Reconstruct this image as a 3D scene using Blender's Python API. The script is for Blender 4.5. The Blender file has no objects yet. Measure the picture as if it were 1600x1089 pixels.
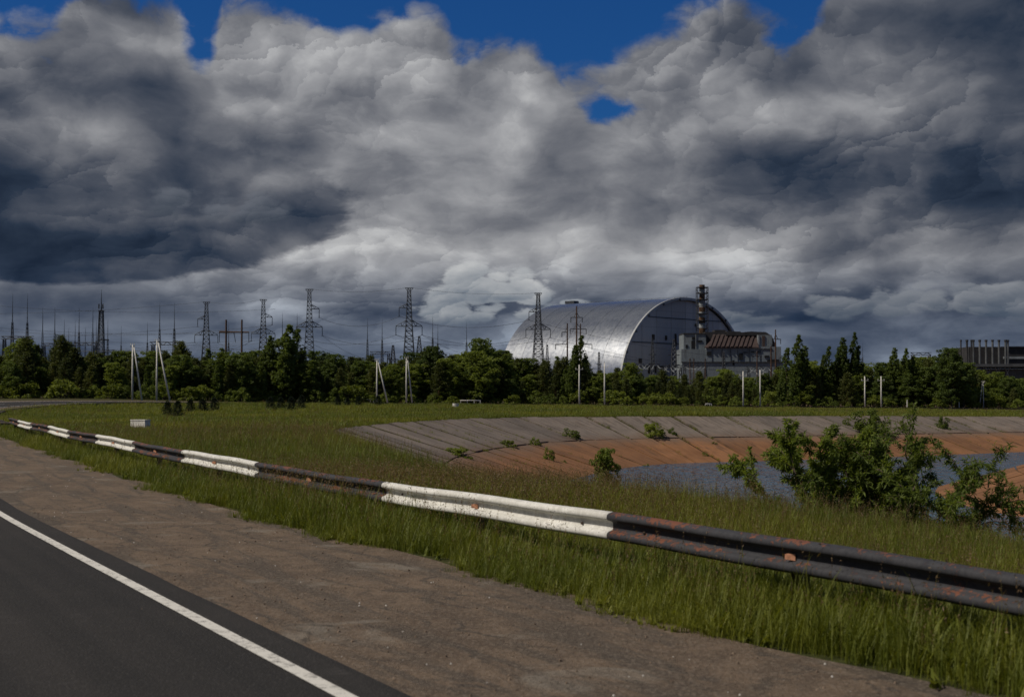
import bpy, bmesh, math, random
import numpy as np
from mathutils import Vector, Matrix, Quaternion
SC = bpy.context.scene
COL = SC.collection
R = math.radians

# ------------------------------------------------------------------ camera
# x to the right, y forward (metres from the camera), z up; pixels below are those of the 1600 x 1089 photograph
F, YH, HC = 2222.0, 613.0, 2.05           # focal length in pixels, horizon row, eye height
cam = bpy.data.cameras.new('camera'); cam_o = bpy.data.objects.new('camera', cam); COL.objects.link(cam_o)
cam.sensor_width = 36.0; cam.lens = 50.0; cam.clip_start = 0.1; cam.clip_end = 20000
cam_o.location = (0, 0, HC)
cam_o.rotation_euler = (R(90) + math.atan((YH - 544.5) / F), 0, 0)
cam.dof.use_dof = True; cam.dof.focus_distance = 38.0; cam.dof.aperture_fstop = 2.8
SC.camera = cam_o
SC.view_settings.view_transform = 'Standard'; SC.view_settings.look = 'None'
SC.view_settings.exposure = -0.12; SC.view_settings.gamma = 1.0; SC.view_settings.use_curve_mapping = False
SC.cycles.use_denoising = True
SC.cycles.max_bounces = 6; SC.cycles.transparent_max_bounces = 8

# ------------------------------------------------------------------ node helper
class S:
    """a node socket with arithmetic"""
    def __init__(s, t, k): s.t, s.k = t, k
    def _m(s, op, *a, clamp=False):
        n = s.t.nodes.new('ShaderNodeMath'); n.operation = op; n.use_clamp = clamp
        for i, v in enumerate((s,) + a):
            if isinstance(v, S): s.t.links.new(v.k, n.inputs[i])
            else: n.inputs[i].default_value = v
        return S(s.t, n.outputs[0])
    def __add__(s, o): return s._m('ADD', o)
    __radd__ = __add__
    def __sub__(s, o): return s._m('SUBTRACT', o)
    def __rsub__(s, o): return (s * -1.0) + o
    def __mul__(s, o): return s._m('MULTIPLY', o)
    __rmul__ = __mul__
    def __truediv__(s, o): return s._m('DIVIDE', o)
    def clamp(s): return s._m('ADD', 0.0, clamp=True)
    def max(s, o): return s._m('MAXIMUM', o)
    def min(s, o): return s._m('MINIMUM', o)
    def pow(s, o): return s._m('POWER', o)
    def exp(s): return s._m('EXPONENT')
    def step(s, a, b):
        n = s.t.nodes.new('ShaderNodeMapRange'); n.interpolation_type = 'SMOOTHSTEP'
        s.t.links.new(s.k, n.inputs[0])
        flip = isinstance(a, (int, float)) and isinstance(b, (int, float)) and a > b
        if flip: a, b = b, a
        for i, v in ((1, a), (2, b)):
            if isinstance(v, S): s.t.links.new(v.k, n.inputs[i])
            else: n.inputs[i].default_value = v
        r = S(s.t, n.outputs[0])
        return (1.0 - r) if flip else r
def sep(t, v):
    n = t.nodes.new('ShaderNodeSeparateXYZ'); t.links.new(v.k, n.inputs[0]); return [S(t, o) for o in n.outputs]
def comb(t, *a):
    n = t.nodes.new('ShaderNodeCombineXYZ')
    for i, v in enumerate(a):
        if isinstance(v, S): t.links.new(v.k, n.inputs[i])
        else: n.inputs[i].default_value = v
    return S(t, n.outputs[0])
def vscale(t, v, s=(1, 1, 1), o=(0, 0, 0)):
    n = t.nodes.new('ShaderNodeMapping'); t.links.new(v.k, n.inputs[0]); n.inputs[3].default_value = s; n.inputs[1].default_value = o
    return S(t, n.outputs[0])
def vadd(t, a, b, k=1.0):
    n = t.nodes.new('ShaderNodeVectorMath'); n.operation = 'MULTIPLY_ADD'
    t.links.new(b.k, n.inputs[0]); n.inputs[1].default_value = (k, k, k); t.links.new(a.k, n.inputs[2]); return S(t, n.outputs[0])
def noise(t, v, scale, detail=4, rough=.5, dist=0.0, colour=False, lac=2.0, dim='3D'):
    n = t.nodes.new('ShaderNodeTexNoise'); n.noise_dimensions = dim; n.inputs['Scale'].default_value = scale; n.inputs['Detail'].default_value = detail
    n.inputs['Roughness'].default_value = rough; n.inputs['Distortion'].default_value = dist; n.inputs['Lacunarity'].default_value = lac
    if v is not None: t.links.new(v.k, n.inputs['Vector'])
    return S(t, n.outputs[1 if colour else 0])
def voro(t, v, scale, detail=0, rough=.5, smooth=.6, feature='SMOOTH_F1', out=0, rand=1.0, dim='3D'):
    n = t.nodes.new('ShaderNodeTexVoronoi'); n.voronoi_dimensions = dim; n.feature = feature; n.inputs['Scale'].default_value = scale
    if 'Detail' in n.inputs: n.inputs['Detail'].default_value = detail; n.inputs['Roughness'].default_value = rough; n.normalize = True
    if feature == 'SMOOTH_F1': n.inputs['Smoothness'].default_value = smooth
    n.inputs['Randomness'].default_value = rand
    if v is not None: t.links.new(v.k, n.inputs['Vector'])
    return S(t, n.outputs[out])
def mixc(t, f, a, b, mode='MIX'):
    n = t.nodes.new('ShaderNodeMix'); n.data_type = 'RGBA'; n.blend_type = mode
    for i, v in ((0, f), (6, a), (7, b)):
        if isinstance(v, S): t.links.new(v.k, n.inputs[i])
        elif i == 0: n.inputs[0].default_value = v
        else: n.inputs[i].default_value = (*v, 1)
    return S(t, n.outputs[2])

# ------------------------------------------------------------------ sky: one sun, blue sky, broken cloud
SUN_AZ, SUN_EL = -106.0, 50.0              # degrees right of the view direction, degrees up
W = bpy.data.worlds.new('World'); SC.world = W; W.use_nodes = True
def build_sky():
    t = W.node_tree; t.nodes.clear()
    out = t.nodes.new('ShaderNodeOutputWorld'); bg = t.nodes.new('ShaderNodeBackground'); t.links.new(bg.outputs[0], out.inputs[0])
    bg.inputs[1].default_value = 0.1
    sky = t.nodes.new('ShaderNodeTexSky'); sky.sky_type = 'NISHITA'; sky.sun_disc = False
    sky.sun_elevation = R(SUN_EL); sky.sun_rotation = R(SUN_AZ); sky.air_density = 1.0; sky.dust_density = 0.3; sky.ozone_density = 3.0
    tc = t.nodes.new('ShaderNodeTexCoord'); d = S(t, tc.outputs['Generated'])
    x, y, z = sep(t, d)
    az = x._m('ARCTAN2', y); el = z.min(1.0).max(-1.0)._m('ARCSINE')
    px = az * 2222.0 + 800.0; py = 613.0 - el * 2222.0      # position in the sky, in photograph pixels
    elc = el.max(0.0)
    w = (elc + .17)._m('LOGARITHM', math.e) * .52
    P = comb(t, az, w, 0.0)                                   # squeezed towards the horizon, as a cloud deck is
    w1 = noise(t, P, 11, 2, .5, colour=True, dim='2D')
    w2 = noise(t, P, 48, 5, .66, colour=True, dim='2D')
    Pa = vadd(t, P, vscale(t, w1, (1, 1, 0), (-.5, -.5, 0)), .040)
    Pf = vadd(t, Pa, vscale(t, w2, (1, 1, 0), (-.5, -.5, 0)), .021)
    def domes(p, sc, k):
        """rounded heads: height, and the slope towards the sun (upper left)"""
        n = t.nodes.new('ShaderNodeTexVoronoi'); n.voronoi_dimensions = '2D'; n.feature = 'F1'; n.inputs['Scale'].default_value = sc; t.links.new(p.k, n.inputs['Vector'])
        dd = S(t, n.outputs['Distance']); q = t.nodes.new('ShaderNodeVectorMath'); q.operation = 'SUBTRACT'; t.links.new(p.k, q.inputs[0]); t.links.new(n.outputs['Position'], q.inputs[1])
        gx, gy, _ = sep(t, S(t, q.outputs[0])); edge = (1.0 - dd * dd * 1.9).max(0.0)
        return (1.0 - dd * dd), (gx * (-.55 * sc) + gy * (.85 * sc)) * edge
    ha, ra = domes(Pf, 9.0, 1); hb, rb = domes(Pf, 21.0, 1); hc, rc = domes(Pf, 47.0, 1)
    d0 = noise(t, Pa, 6.0, 6, .52, dim='2D')
    dn = noise(t, vscale(t, Pa, (1, 1, 1), (-.02, .035, 0)), 6.0, 3, .5, dim='2D')
    relief2 = (noise(t, Pa, 6.0, 3, .5, dim='2D') - dn) * 2.2
    broad = noise(t, P, 4.2, 2, .5, dim='2D') - .5
    fine = noise(t, vscale(t, Pa, (1, 1.25, 1)), 22, 8, .58, dim='2D') - .5
    relief = ra * .75 + rb * .62 + rc * .40
    puff = (ha - .8) * .6 + (hb - .8) * .4
    curd = (hb - .8) * .55 + (hc - .8) * .45
    crel = rb * .55 + rc * .5
    def blob(cx, cy, sx, sy, wob=0.0):
        q = ((px - cx) / sx).pow(2.0) + ((py - cy) / sy).pow(2.0)
        if wob: q = q + (d0 - .45) * wob
        return (q * -1.0).exp()
    # blue gap over the cloud deck
    fc = t.nodes.new('ShaderNodeFloatCurve'); pts = [(-400, 40), (0, 72), (90, 70), (130, 20), (190, -10), (265, 10), (300, 60), (325, 84), (350, 25), (400, 12), (500, 32), (560, 44), (625, 26), (680, 32), (730, 58), (800, 60), (860, 78), (935, 104), (1000, 78), (1060, 52), (1150, 22), (1215, 50), (1260, 40), (1300, 0), (1400, -60), (1700, -120), (2000, -60)]
    cu = fc.mapping.curves[0]
    for i, (a, b) in enumerate(pts):
        a, b = (a + 400) / 2400, (b + 232) / 400
        if i == 0: cu.points[0].location = (a, b)
        elif i == len(pts) - 1: cu.points[-1].location = (a, b)
        else: cu.points.new(a, b)
    fc.mapping.update(); t.links.new(((px + 400.0) / 2400.0).k, fc.inputs['Value'])
    edge = S(t, fc.outputs[0]) * 400.0 - 200.0
    gap = (edge - py) / 60.0                                  # above 0: in the gap
    gap = gap.max(-1.6).min(1.6) * (el * 57.3).step(26, 19)
    cover = (.70 + (d0 - .5) * 1.1 + curd * .8 + puff * .5 + fine * .7 - gap * .75 - blob(948, 192, 44, 36) * .80 - blob(790, 165, 60, 12) * .3)
    cov = cover.step(.28, .78)
    # tone of the deck
    firm = (d0 * .7 + broad * .8 + .12).step(.32, .62)            # where the heads stand out, elsewhere soft veil
    tone = .50 + relief * (firm * .30 + .08) + relief2 * .40 + broad * .26 + (d0 - .5) * .44 + fine * .36 + puff * .18
    for a in ((640, 230, 300, 130, .20), (900, 250, 260, 150, .16), (760, 400, 340, 60, .20), (1150, 180, 200, 70, .12), (1050, 390, 260, 40, .16), (520, 45, 180, 40, .10),
              (250, 452, 280, 18, .14), (150, 40, 90, 30, -.02), (60, 200, 160, 170, -.03), (230, 160, 90, 28, -.20), (-20, 330, 120, 140, -.08),
              (1240, 300, 130, 45, -.20), (1430, 270, 170, 60, -.14), (1560, 330, 140, 60, -.18), (1590, 90, 170, 120, -.24), (1000, 480, 400, 24, -.03), (600, 500, 420, 22, -.04), (1420, 520, 260, 40, -.10), (1440, 420, 240, 26, .10), (250, 500, 420, 48, .17), (1000, 530, 500, 40, .13), (1450, 520, 260, 50, .10), (230, 150, 170, 110, .10), (1330, 130, 150, 60, .10), (1250, 210, 220, 40, .06), (440, 90, 120, 40, .10), (190, 105, 190, 75, .24), (90, 230, 140, 50, .10)):
        tone = tone + blob(*a[:4], .0) * a[4]
    # the big dark cloud with a sharp lower edge, left
    q = ((px - 130.0) / 440.0).pow(2.0) + ((py - 335.0) / 112.0).pow(2.0) + fine * .35 + broad * .5
    dark = q.step(1.05, .90) * py.step(190.0, 390.0)
    tone = tone - dark * .34 * (1.0 - blob(335, 330, 110, 30) * .8)
    low = py.step(380.0, 560.0)                               # farther, bluer deck towards the horizon
    # separate heaped clouds in front, lit on top
    def heap(lst, seed):
        m = None
        for (cx, cy, sx, sy) in lst:
            dy = (py - cy) / sy
            e = 1.0 - ((px - cx) / sx).pow(2.0) - (dy * dy)
            m = e if m is None else m.max(e)
        e = m * .72 + curd * 2.1 + puff * .5 + fine * 1.5 + .20
        return e
    h1 = heap([(745, 462, 75, 44), (820, 462, 38, 40), (700, 480, 50, 26), (880, 490, 70, 18)], 3.0)
    h2 = heap([(1300, 482, 42, 24), (1410, 478, 70, 26), (1530, 478, 76, 24), (1590, 500, 60, 20), (1150, 500, 60, 14)], 7.0)
    h3 = heap([(330, 325, 92, 26), (400, 335, 60, 18), (280, 335, 40, 16)], 11.0)
    rel2 = relief * .5
    colr = t.nodes.new('ShaderNodeValToRGB'); el_ = colr.color_ramp.elements
    stops = [(0.0, (.008, .016, .034)), (.22, (.026, .040, .068)), (.42, (.076, .088, .116)), (.62, (.176, .184, .208)), (.82, (.345, .350, .368)), (1.0, (.58, .585, .59))]
    el_[0].position, el_[0].color = stops[0][0], (*stops[0][1], 1); el_[1].position, el_[1].color = 1.0, (*stops[-1][1], 1)
    for p_, c_ in stops[1:-1]: e_ = el_.new(p_); e_.color = (*c_, 1)
    t.links.new(tone.clamp().k, colr.inputs[0]); cloud = S(t, colr.outputs[0])
    cloud = mixc(t, low * .55, cloud, mixc(t, 1.0, cloud, (.62, .86, 1.18), 'MULTIPLY'))
    def lay(c, h, top, bot, lo, hi, y0, y1, k=1.0):
        g = (((py - y0) / (y1 - y0)) * .75 + .12 - crel * .75 - ra * .25 + fine * .9).clamp()
        hc = mixc(t, g, top, bot)
        return mixc(t, h.step(lo, hi) * py.step(y1 + 30.0, y1 - 12.0) * k, c, hc)
    cloud = lay(cloud, h3, (.185, .20, .235), (.035, .05, .075), -.05, .6, 292, 350, .75)
    cloud = lay(cloud, h1, (.56, .57, .575), (.13, .165, .215), .0, .40, 412, 500, .97)
    cloud = lay(cloud, h2, (.30, .315, .34), (.06, .085, .125), .0, .50, 448, 502, .8)
    blue = mixc(t, 1.0, S(t, sky.outputs[0]), (.07, .25, .52), 'MULTIPLY')
    deck = mixc(t, 1.0, cloud, (10.0, 10.0, 10.0), 'MULTIPLY')
    final = mixc(t, cov, blue, deck)
    t.links.new(final.k, bg.inputs[0])
    W.cycles.sampling_method = 'MANUAL'; W.cycles.sample_map_resolution = 256
build_sky()
sun = bpy.data.lights.new('sun', 'SUN'); sun_o = bpy.data.objects.new('sun', sun); COL.objects.link(sun_o)
sun.energy = 3.8; sun.angle = R(.53); sun.color = (1.0, .915, .79)
SUNV = Vector((math.sin(R(SUN_AZ)) * math.cos(R(SUN_EL)), math.cos(R(SUN_AZ)) * math.cos(R(SUN_EL)), math.sin(R(SUN_EL))))
sun_o.rotation_euler = SUNV.to_track_quat('Z', 'Y').to_euler(); sun_o.location = (-60, -20, 60)

# ------------------------------------------------------------------ mesh and object helpers
rng = np.random.default_rng(7); random.seed(7)
class MB:
    """collects shapes, builds ONE mesh"""
    def __init__(s): s.v, s.f, s.uv = [], [], None
    def add(s, vs, fs):
        b = len(s.v); s.v += [tuple(p) for p in vs]; s.f += [tuple(i + b for i in f) for f in fs]; return s
    def box(s, c, d, rz=0.0):
        cx, cy, cz = c; x, y, z = d[0] / 2, d[1] / 2, d[2] / 2; co, si = math.cos(rz), math.sin(rz)
        vs = [(cx + co * a * x - si * b * y, cy + si * a * x + co * b * y, cz + e * z) for e in (-1, 1) for a, b in ((-1, -1), (1, -1), (1, 1), (-1, 1))]
        return s.add(vs, [(3, 2, 1, 0), (4, 5, 6, 7), (0, 1, 5, 4), (1, 2, 6, 5), (2, 3, 7, 6), (3, 0, 4, 7)])
    def tube(s, pts, rad, n=6, cap=True):
        pts = [Vector(p) for p in pts]; vs = []
        if not hasattr(rad, '__len__'): rad = [rad] * len(pts)
        for i, p in enumerate(pts):
            d = (pts[min(i + 1, len(pts) - 1)] - pts[max(i - 1, 0)]).normalized()
            u = d.cross(Vector((0, 0, 1)) if abs(d.z) < .9 else Vector((0, 1, 0))).normalized(); w = u.cross(d)
            vs += [p + (u * math.cos(2 * math.pi * k / n) + w * math.sin(2 * math.pi * k / n)) * rad[i] for k in range(n)]
        fs = [(i * n + k, (i + 1) * n + k, (i + 1) * n + (k + 1) % n, i * n + (k + 1) % n) for i in range(len(pts) - 1) for k in range(n)]
        if cap: fs += [tuple(range(n)), tuple(range(len(pts) * n - 1, (len(pts) - 1) * n - 1, -1))]
        return s.add(vs, fs)
    def bar(s, a, b, w): return s.tube([a, b], w * .7, 4)
    def prism(s, poly, y0, y1):
        """poly in x,z swept from y0 to y1"""
        n = len(poly); vs = [(x, y0, z) for x, z in poly] + [(x, y1, z) for x, z in poly]
        return s.add(vs, [tuple(range(n)), tuple(range(2 * n - 1, n - 1, -1))] + [(i, i + n, (i + 1) % n + n, (i + 1) % n) for i in range(n)])
    def mesh(s, name, smooth=False):
        m = bpy.data.meshes.new(name); m.from_pydata(s.v, [], s.f); m.update()
        if smooth: m.polygons.foreach_set('use_smooth', [True] * len(m.polygons))
        return m
    def build(s, name, mat, parent=None, loc=(0, 0, 0), smooth=False): return obj(name, s.mesh(name, smooth), mat, parent, loc)
def obj(name, mesh, mat, parent=None, loc=(0, 0, 0)):
    o = bpy.data.objects.new(name, mesh); COL.objects.link(o); o.location = loc
    if mat and not mesh.materials: mesh.materials.append(mat)
    if parent: o.parent = parent
    return o
def tag(o, label, cat, group=None):
    o['label'] = label; o['category'] = cat
    if group: o['group'] = group
    return o
def thing(name, label, cat, loc=(0, 0, 0), rz=0.0, group=None):
    o = bpy.data.objects.new(name, None); COL.objects.link(o); o.location = loc; o.rotation_euler = (0, 0, rz); o.empty_display_size = .2
    return tag(o, label, cat, group)
def kind(o, k): o['kind'] = k; return o
def dup(root, loc, rz=0.0, sc=1.0, label=None, group=None, cat=None):
    r = root.copy(); COL.objects.link(r); r.location = loc; r.rotation_euler = (0, 0, rz); r.scale = sc if hasattr(sc, '__len__') else (sc, sc, sc)
    if label: r['label'] = label
    if group: r['group'] = group
    for ch in root.children:
        c = ch.copy(); COL.objects.link(c); c.parent = r
        for g in ch.children:
            e = g.copy(); COL.objects.link(e); e.parent = c
    return r

# ------------------------------------------------------------------ materials
def material(name):
    m = bpy.data.materials.new(name); m.use_nodes = True; t = m.node_tree
    b = t.nodes['Principled BSDF']; return m, t, b
def setc(t, b, col, rough=None, bump=None, dist=.02, strength=.5):
    if isinstance(col, S): t.links.new(col.k, b.inputs['Base Color'])
    else: b.inputs['Base Color'].default_value = (*col, 1)
    if rough is not None:
        if isinstance(rough, S): t.links.new(rough.k, b.inputs['Roughness'])
        else: b.inputs['Roughness'].default_value = rough
    if bump is not None:
        n = t.nodes.new('ShaderNodeBump'); n.inputs['Distance'].default_value = dist; n.inputs['Strength'].default_value = strength
        t.links.new(bump.k, n.inputs['Height']); t.links.new(n.outputs[0], b.inputs['Normal'])
def coord(t, which='Object'):
    n = t.nodes.new('ShaderNodeTexCoord'); return S(t, n.outputs[which])
def geo(t, which='Position'):
    n = t.nodes.new('ShaderNodeNewGeometry'); return S(t, n.outputs[which])
def oinfo(t, which='Random'):
    n = t.nodes.new('ShaderNodeObjectInfo'); return S(t, n.outputs[which])
def plain(name, col, rough=.7, var=.25, scale=3.0, metal=0.0, spec=.3, bump=0.0, dark=None):
    """a colour with mottling and wear"""
    m, t, b = material(name); p = coord(t)
    n = noise(t, p, scale, 6, .6); n2 = noise(t, p, scale * 9, 3, .6)
    c2 = dark or tuple(c * (1 - var) for c in col); c1 = tuple(min(1, c * (1 + var * .5)) for c in col)
    setc(t, b, mixc(t, (n * .7 + n2 * .3).step(.3, .68), c2, c1), rough, n2 if bump else None, bump or .01)
    b.inputs['Metallic'].default_value = metal; b.inputs['Specular IOR Level'].default_value = spec
    return m
def foliage(name, ca, cb, trans=.35, hue=None):
    m, t, b = material(name)
    isl = geo(t, 'Random Per Island'); ob = oinfo(t); p = coord(t)
    n = noise(t, p, 1.1, 3, .5)
    f = (isl * .38 + ob * .55 + (n - .5) * .8 + .0).clamp()
    col = mixc(t, f, ca, cb)
    setc(t, b, col, .62); b.inputs['Specular IOR Level'].default_value = .25
    tr = t.nodes.new('ShaderNodeBsdfTranslucent'); t.links.new(mixc(t, 1.0, col, (1.25, 1.2, .6), 'MULTIPLY').k, tr.inputs[0])
    mx = t.nodes.new('ShaderNodeMixShader'); mx.inputs[0].default_value = trans
    t.links.new(b.outputs[0], mx.inputs[1]); t.links.new(tr.outputs[0], mx.inputs[2])
    t.links.new(mx.outputs[0], t.nodes['Material Output'].inputs[0]); return m

# ------------------------------------------------------------------ the lie of the land
def ss(x, a, b):
    k = np.clip((np.asarray(x, float) - a) / (b - a), 0, 1); return k * k * (3 - 2 * k)
def T(x, y):
    """ground height"""
    x = np.asarray(x, float); y = np.asarray(y, float)
    return .85 * ss(-x, 38, 76) * ss(y, 95, 200) - .0115 * np.maximum(0, x + 30) * ss(y, 90, 200) * (1 - .6 * ss(x, 120, 300)) + .15 * ss(-x, 20, 60) * ss(y, 80, 200)
def spline(P, n):
    """Catmull-Rom through P, n points per span"""
    P = np.array(P, float); Q = np.vstack([2 * P[0] - P[1], P, 2 * P[-1] - P[-2]]); out = []
    for i in range(1, len(Q) - 2):
        for k in range(n):
            u = k / n; a, b, c, d = Q[i - 1], Q[i], Q[i + 1], Q[i + 2]
            out.append(.5 * (2 * b + (c - a) * u + (2 * a - 5 * b + 4 * c - d) * u * u + (3 * b - a - 3 * c + d) * u ** 3))
    out.append(P[-1]); return np.array(out)
def resample(P, step):
    s = np.r_[0, np.cumsum(np.linalg.norm(np.diff(P, axis=0), axis=1))]; q = np.arange(0, s[-1], step)
    return np.c_[np.interp(q, s, P[:, 0]), np.interp(q, s, P[:, 1])]
def normals(P):
    d = np.gradient(P, axis=0); d /= np.linalg.norm(d, axis=1)[:, None]; return np.c_[d[:, 1], -d[:, 0]]   # to the right of travel
def segdist(Q, P, closed):
    """distance from points Q to polyline P, in slices"""
    A = P if closed else P[:-1]; B = np.roll(P, -1, 0) if closed else P[1:]
    out = np.full(len(Q), 1e9)
    for a, b in zip(A, B):
        ab = b - a; L = max(ab @ ab, 1e-12); u = np.clip(((Q - a) @ ab) / L, 0, 1)
        w = Q - a - u[:, None] * ab; out = np.minimum(out, (w * w).sum(1))
    return np.sqrt(out)
def inside(Q, P):
    c = np.zeros(len(Q), bool); x, y = Q[:, 0], Q[:, 1]
    for (x0, y0), (x1, y1) in zip(P, np.roll(P, -1, 0)):
        if y0 == y1: continue
        h = ((y0 > y) != (y1 > y)); c ^= h & (x < (x1 - x0) * (y - y0) / (y1 - y0) + x0)
    return c
# crash barrier line and, farther on, the inner edge of the road
PATH = spline([(17.1, -15), (9.24, 0), (3.77, 10.48), (1.142, 15.5), (-1.71, 20.95), (-4.56, 26.5), (-7.45, 32.6), (-10.3, 38.8), (-12.95, 44.5), (-15.9, 50.9), (-18.7, 57.2), (-21.8, 64), (-24.7, 70.7), (-28.5, 79.7), (-36, 98), (-43, 118), (-48.5, 138), (-52, 160), (-52.5, 187), (-47, 214), (-36, 237), (-18, 253), (6, 264), (50, 279), (110, 300), (180, 325), (260, 352)], 6)
PATH = resample(PATH, 1.0)
# top edge of the channel's banks: near bank, round the end, far bank
BANK = spline([(34, -30), (16.5, 0), (10.5, 11), (6.9, 18.2), (4.7, 22.4), (2.4, 26.2), (.6, 30), (-1.7, 36), (-4.4, 47), (-7, 58), (-9.1, 68), (-9.9, 77), (-9.4, 87), (-8.0, 97), (-5.3, 107), (-2.2, 115.5), (1.6, 121.5), (6.4, 126.5), (17.6, 132.5), (28.4, 139), (40, 147), (55, 156), (90, 173), (200, 218)], 5)
CHAN = np.vstack([BANK, [(280, 240), (280, -60), (60, -60)]])
WATER_Z, RUN = -3.75, 12.0
DYKE = spline([(26.8, 88), (24.6, 81), (23.7, 73), (24.4, 66), (28, 56), (40, 44), (70, 40), (95, 60), (80, 100), (50, 101), (33, 95), (26.8, 88)], 4)[:-1]
def chan_z(x, y, d): return T(x, y) * (1 - d / RUN) + WATER_Z * d / RUN
def land(x, y, dch=None):
    Q = np.c_[np.ravel(x), np.ravel(y)]; z = T(Q[:, 0], Q[:, 1])
    near = (Q[:, 0] > -14) & (Q[:, 1] > -60) & (Q[:, 1] < 240); i = np.where(near)[0]
    ins = inside(Q[i], CHAN); j = i[ins]; d = segdist(Q[j], CHAN, True)
    zc = np.maximum(chan_z(Q[j, 0], Q[j, 1], np.minimum(d, 18)) - .14 * ss(d, 0, .8), -5.6)
    dk = inside(Q[j], DYKE); k = np.where((Q[j, 0] > 5) & (Q[j, 0] < 110) & (Q[j, 1] > 30) & (Q[j, 1] < 115))[0]
    dd = segdist(Q[j][k], DYKE, True); dz = np.where(dk[k], WATER_Z + .29 * dd, WATER_Z - .35 * dd)
    zc[k] = np.maximum(zc[k], np.minimum(dz, -.2)); z[j] = zc
    return z
def ground_at(px, py, z=None, d=None):
    """pixel of a ground point -> x, y"""
    y = 100.0
    for _ in range(12): y = (HC - float(T((px - 800) / F * y, y))) * F / (py - YH)
    return (px - 800) / F * y, y
def at(px, D): return (px - 800) / F * D
def height(py, D): return HC + (YH - py) * D / F

def m_ground():
    m, t, b = material('ground_soil'); p = geo(t); n = noise(t, p, .35, 6, .6); n2 = noise(t, p, 6, 5, .65); x, y, z = sep(t, p)
    g = mixc(t, n2.step(.35, .7), (.026, .030, .010), (.055, .060, .018))
    g = mixc(t, (n + n2 * .3).step(.62, .8), g, (.085, .062, .034))
    soil = mixc(t, n2, (.06, .045, .028), (.13, .085, .05))
    setc(t, b, mixc(t, z.step(-.25, -.8), g, soil), .95, n2, .06); b.inputs['Specular IOR Level'].default_value = .1; return m
def m_shoulder():
    m, t, b = material('worn_gravel_asphalt'); n_ = t.nodes.new('ShaderNodeUVMap'); uv = S(t, n_.outputs[0]); p = geo(t)
    big = noise(t, p, .45, 5, .6, .4); lng = noise(t, vscale(t, uv, (.16, 1.5, 1)), 1.6, 6, .62, .6); mid = noise(t, p, 2.6, 6, .62, .5); fine = noise(t, p, 42, 5, .75); st = voro(t, p, 95, feature='F1')
    col = mixc(t, (mid * .6 + big * .4).step(.36, .64), (.085, .056, .036), (.185, .127, .082))
    col = mixc(t, lng.step(.47, .60) * .85, col, (.060, .047, .036))                       # long dark runs of bitumen
    col = mixc(t, noise(t, p, .8, 5, .6, .8).step(.57, .68) * .62, col, (.25, .225, .185))     # bare pale patches
    col = mixc(t, noise(t, vscale(t, uv, (.5, 1.3, 1), (7, 3, 0)), 1.1, 7, .7, 1.2).step(.60, .66) * .9, col, (.026, .022, .019))   # tar stains
    ck = voro(t, vadd(t, vscale(t, uv, (.28, .8, 1)), noise(t, p, 1.5, 4, .6, colour=True), .5), .9, feature='DISTANCE_TO_EDGE')
    col = mixc(t, ck.step(.04, .008) * mid.step(.4, .6) * .85, col, (.028, .023, .019))     # cracks
    col = mixc(t, .26, col, mixc(t, fine.step(.3, .75), (.035, .028, .022), (.36, .30, .24)))
    peb = voro(t, p, 26, feature='F1'); pc = voro(t, p, 26, feature='F1', out=1)
    col = mixc(t, peb.step(.34, .18) * .38, col, mixc(t, sep(t, pc)[0], (.05, .04, .03), (.30, .25, .20)))
    col = mixc(t, st.step(.10, .05) * .5, col, (.42, .37, .31))
    setc(t, b, col, .93, fine * .6 + mid * 1.1 + st * .4 - peb * .5, .03, 1.0); b.inputs['Specular IOR Level'].default_value = .2; return m
def m_asphalt():
    m, t, b = material('dark_asphalt'); n_ = t.nodes.new('ShaderNodeUVMap'); uv = S(t, n_.outputs[0]); p = geo(t)
    a = noise(t, p, .3, 4, .6); f = noise(t, p, 55, 5, .75); st = voro(t, p, 60, feature='F1'); trk = noise(t, vscale(t, uv, (.02, 1.4, 1)), 1.3, 4, .55)
    rip = noise(t, vscale(t, uv, (3.2, .35, 1)), 2.2, 3, .6)
    col = mixc(t, (a * .4 + trk * .6).step(.38, .62), (.010, .0092, .0085), (.026, .0225, .020))
    col = mixc(t, .40, col, mixc(t, f.step(.35, .75), (.003, .003, .003), (.080, .073, .066)))
    col = mixc(t, st.step(.11, .05) * .35, col, (.15, .14, .13)); col = mixc(t, voro(t, p, 30, feature='F1').step(.16, .08) * .4, col, (.10, .095, .09)); col = mixc(t, rip.step(.56, .72) * trk.step(.5, .62) * .5, col, (.065, .06, .056))
    setc(t, b, col, .92, f * .6 + st, .010, .9); b.inputs['Specular IOR Level'].default_value = .3; return m
def m_line():
    m, t, b = material('road_line_paint'); p = geo(t); n = noise(t, p, 9, 6, .7); f = noise(t, p, 80, 3, .7)
    setc(t, b, mixc(t, (n * .6 + f * .4).step(.38, .49), (.12, .11, .10), (.60, .58, .53)), .75, f, .006); return m
def m_water():
    m, t, b = material('channel_water'); p = geo(t)
    w = noise(t, vscale(t, p, (1.3, .55, 1)), 1.0, 3, .6, .3) + noise(t, vscale(t, p, (.25, .16, 1)), 1.0, 2, .5) * 1.0
    setc(t, b, (.040, .085, .130), .17, w, 1.5, 1.0); b.inputs['IOR'].default_value = 1.33; return m
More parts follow.
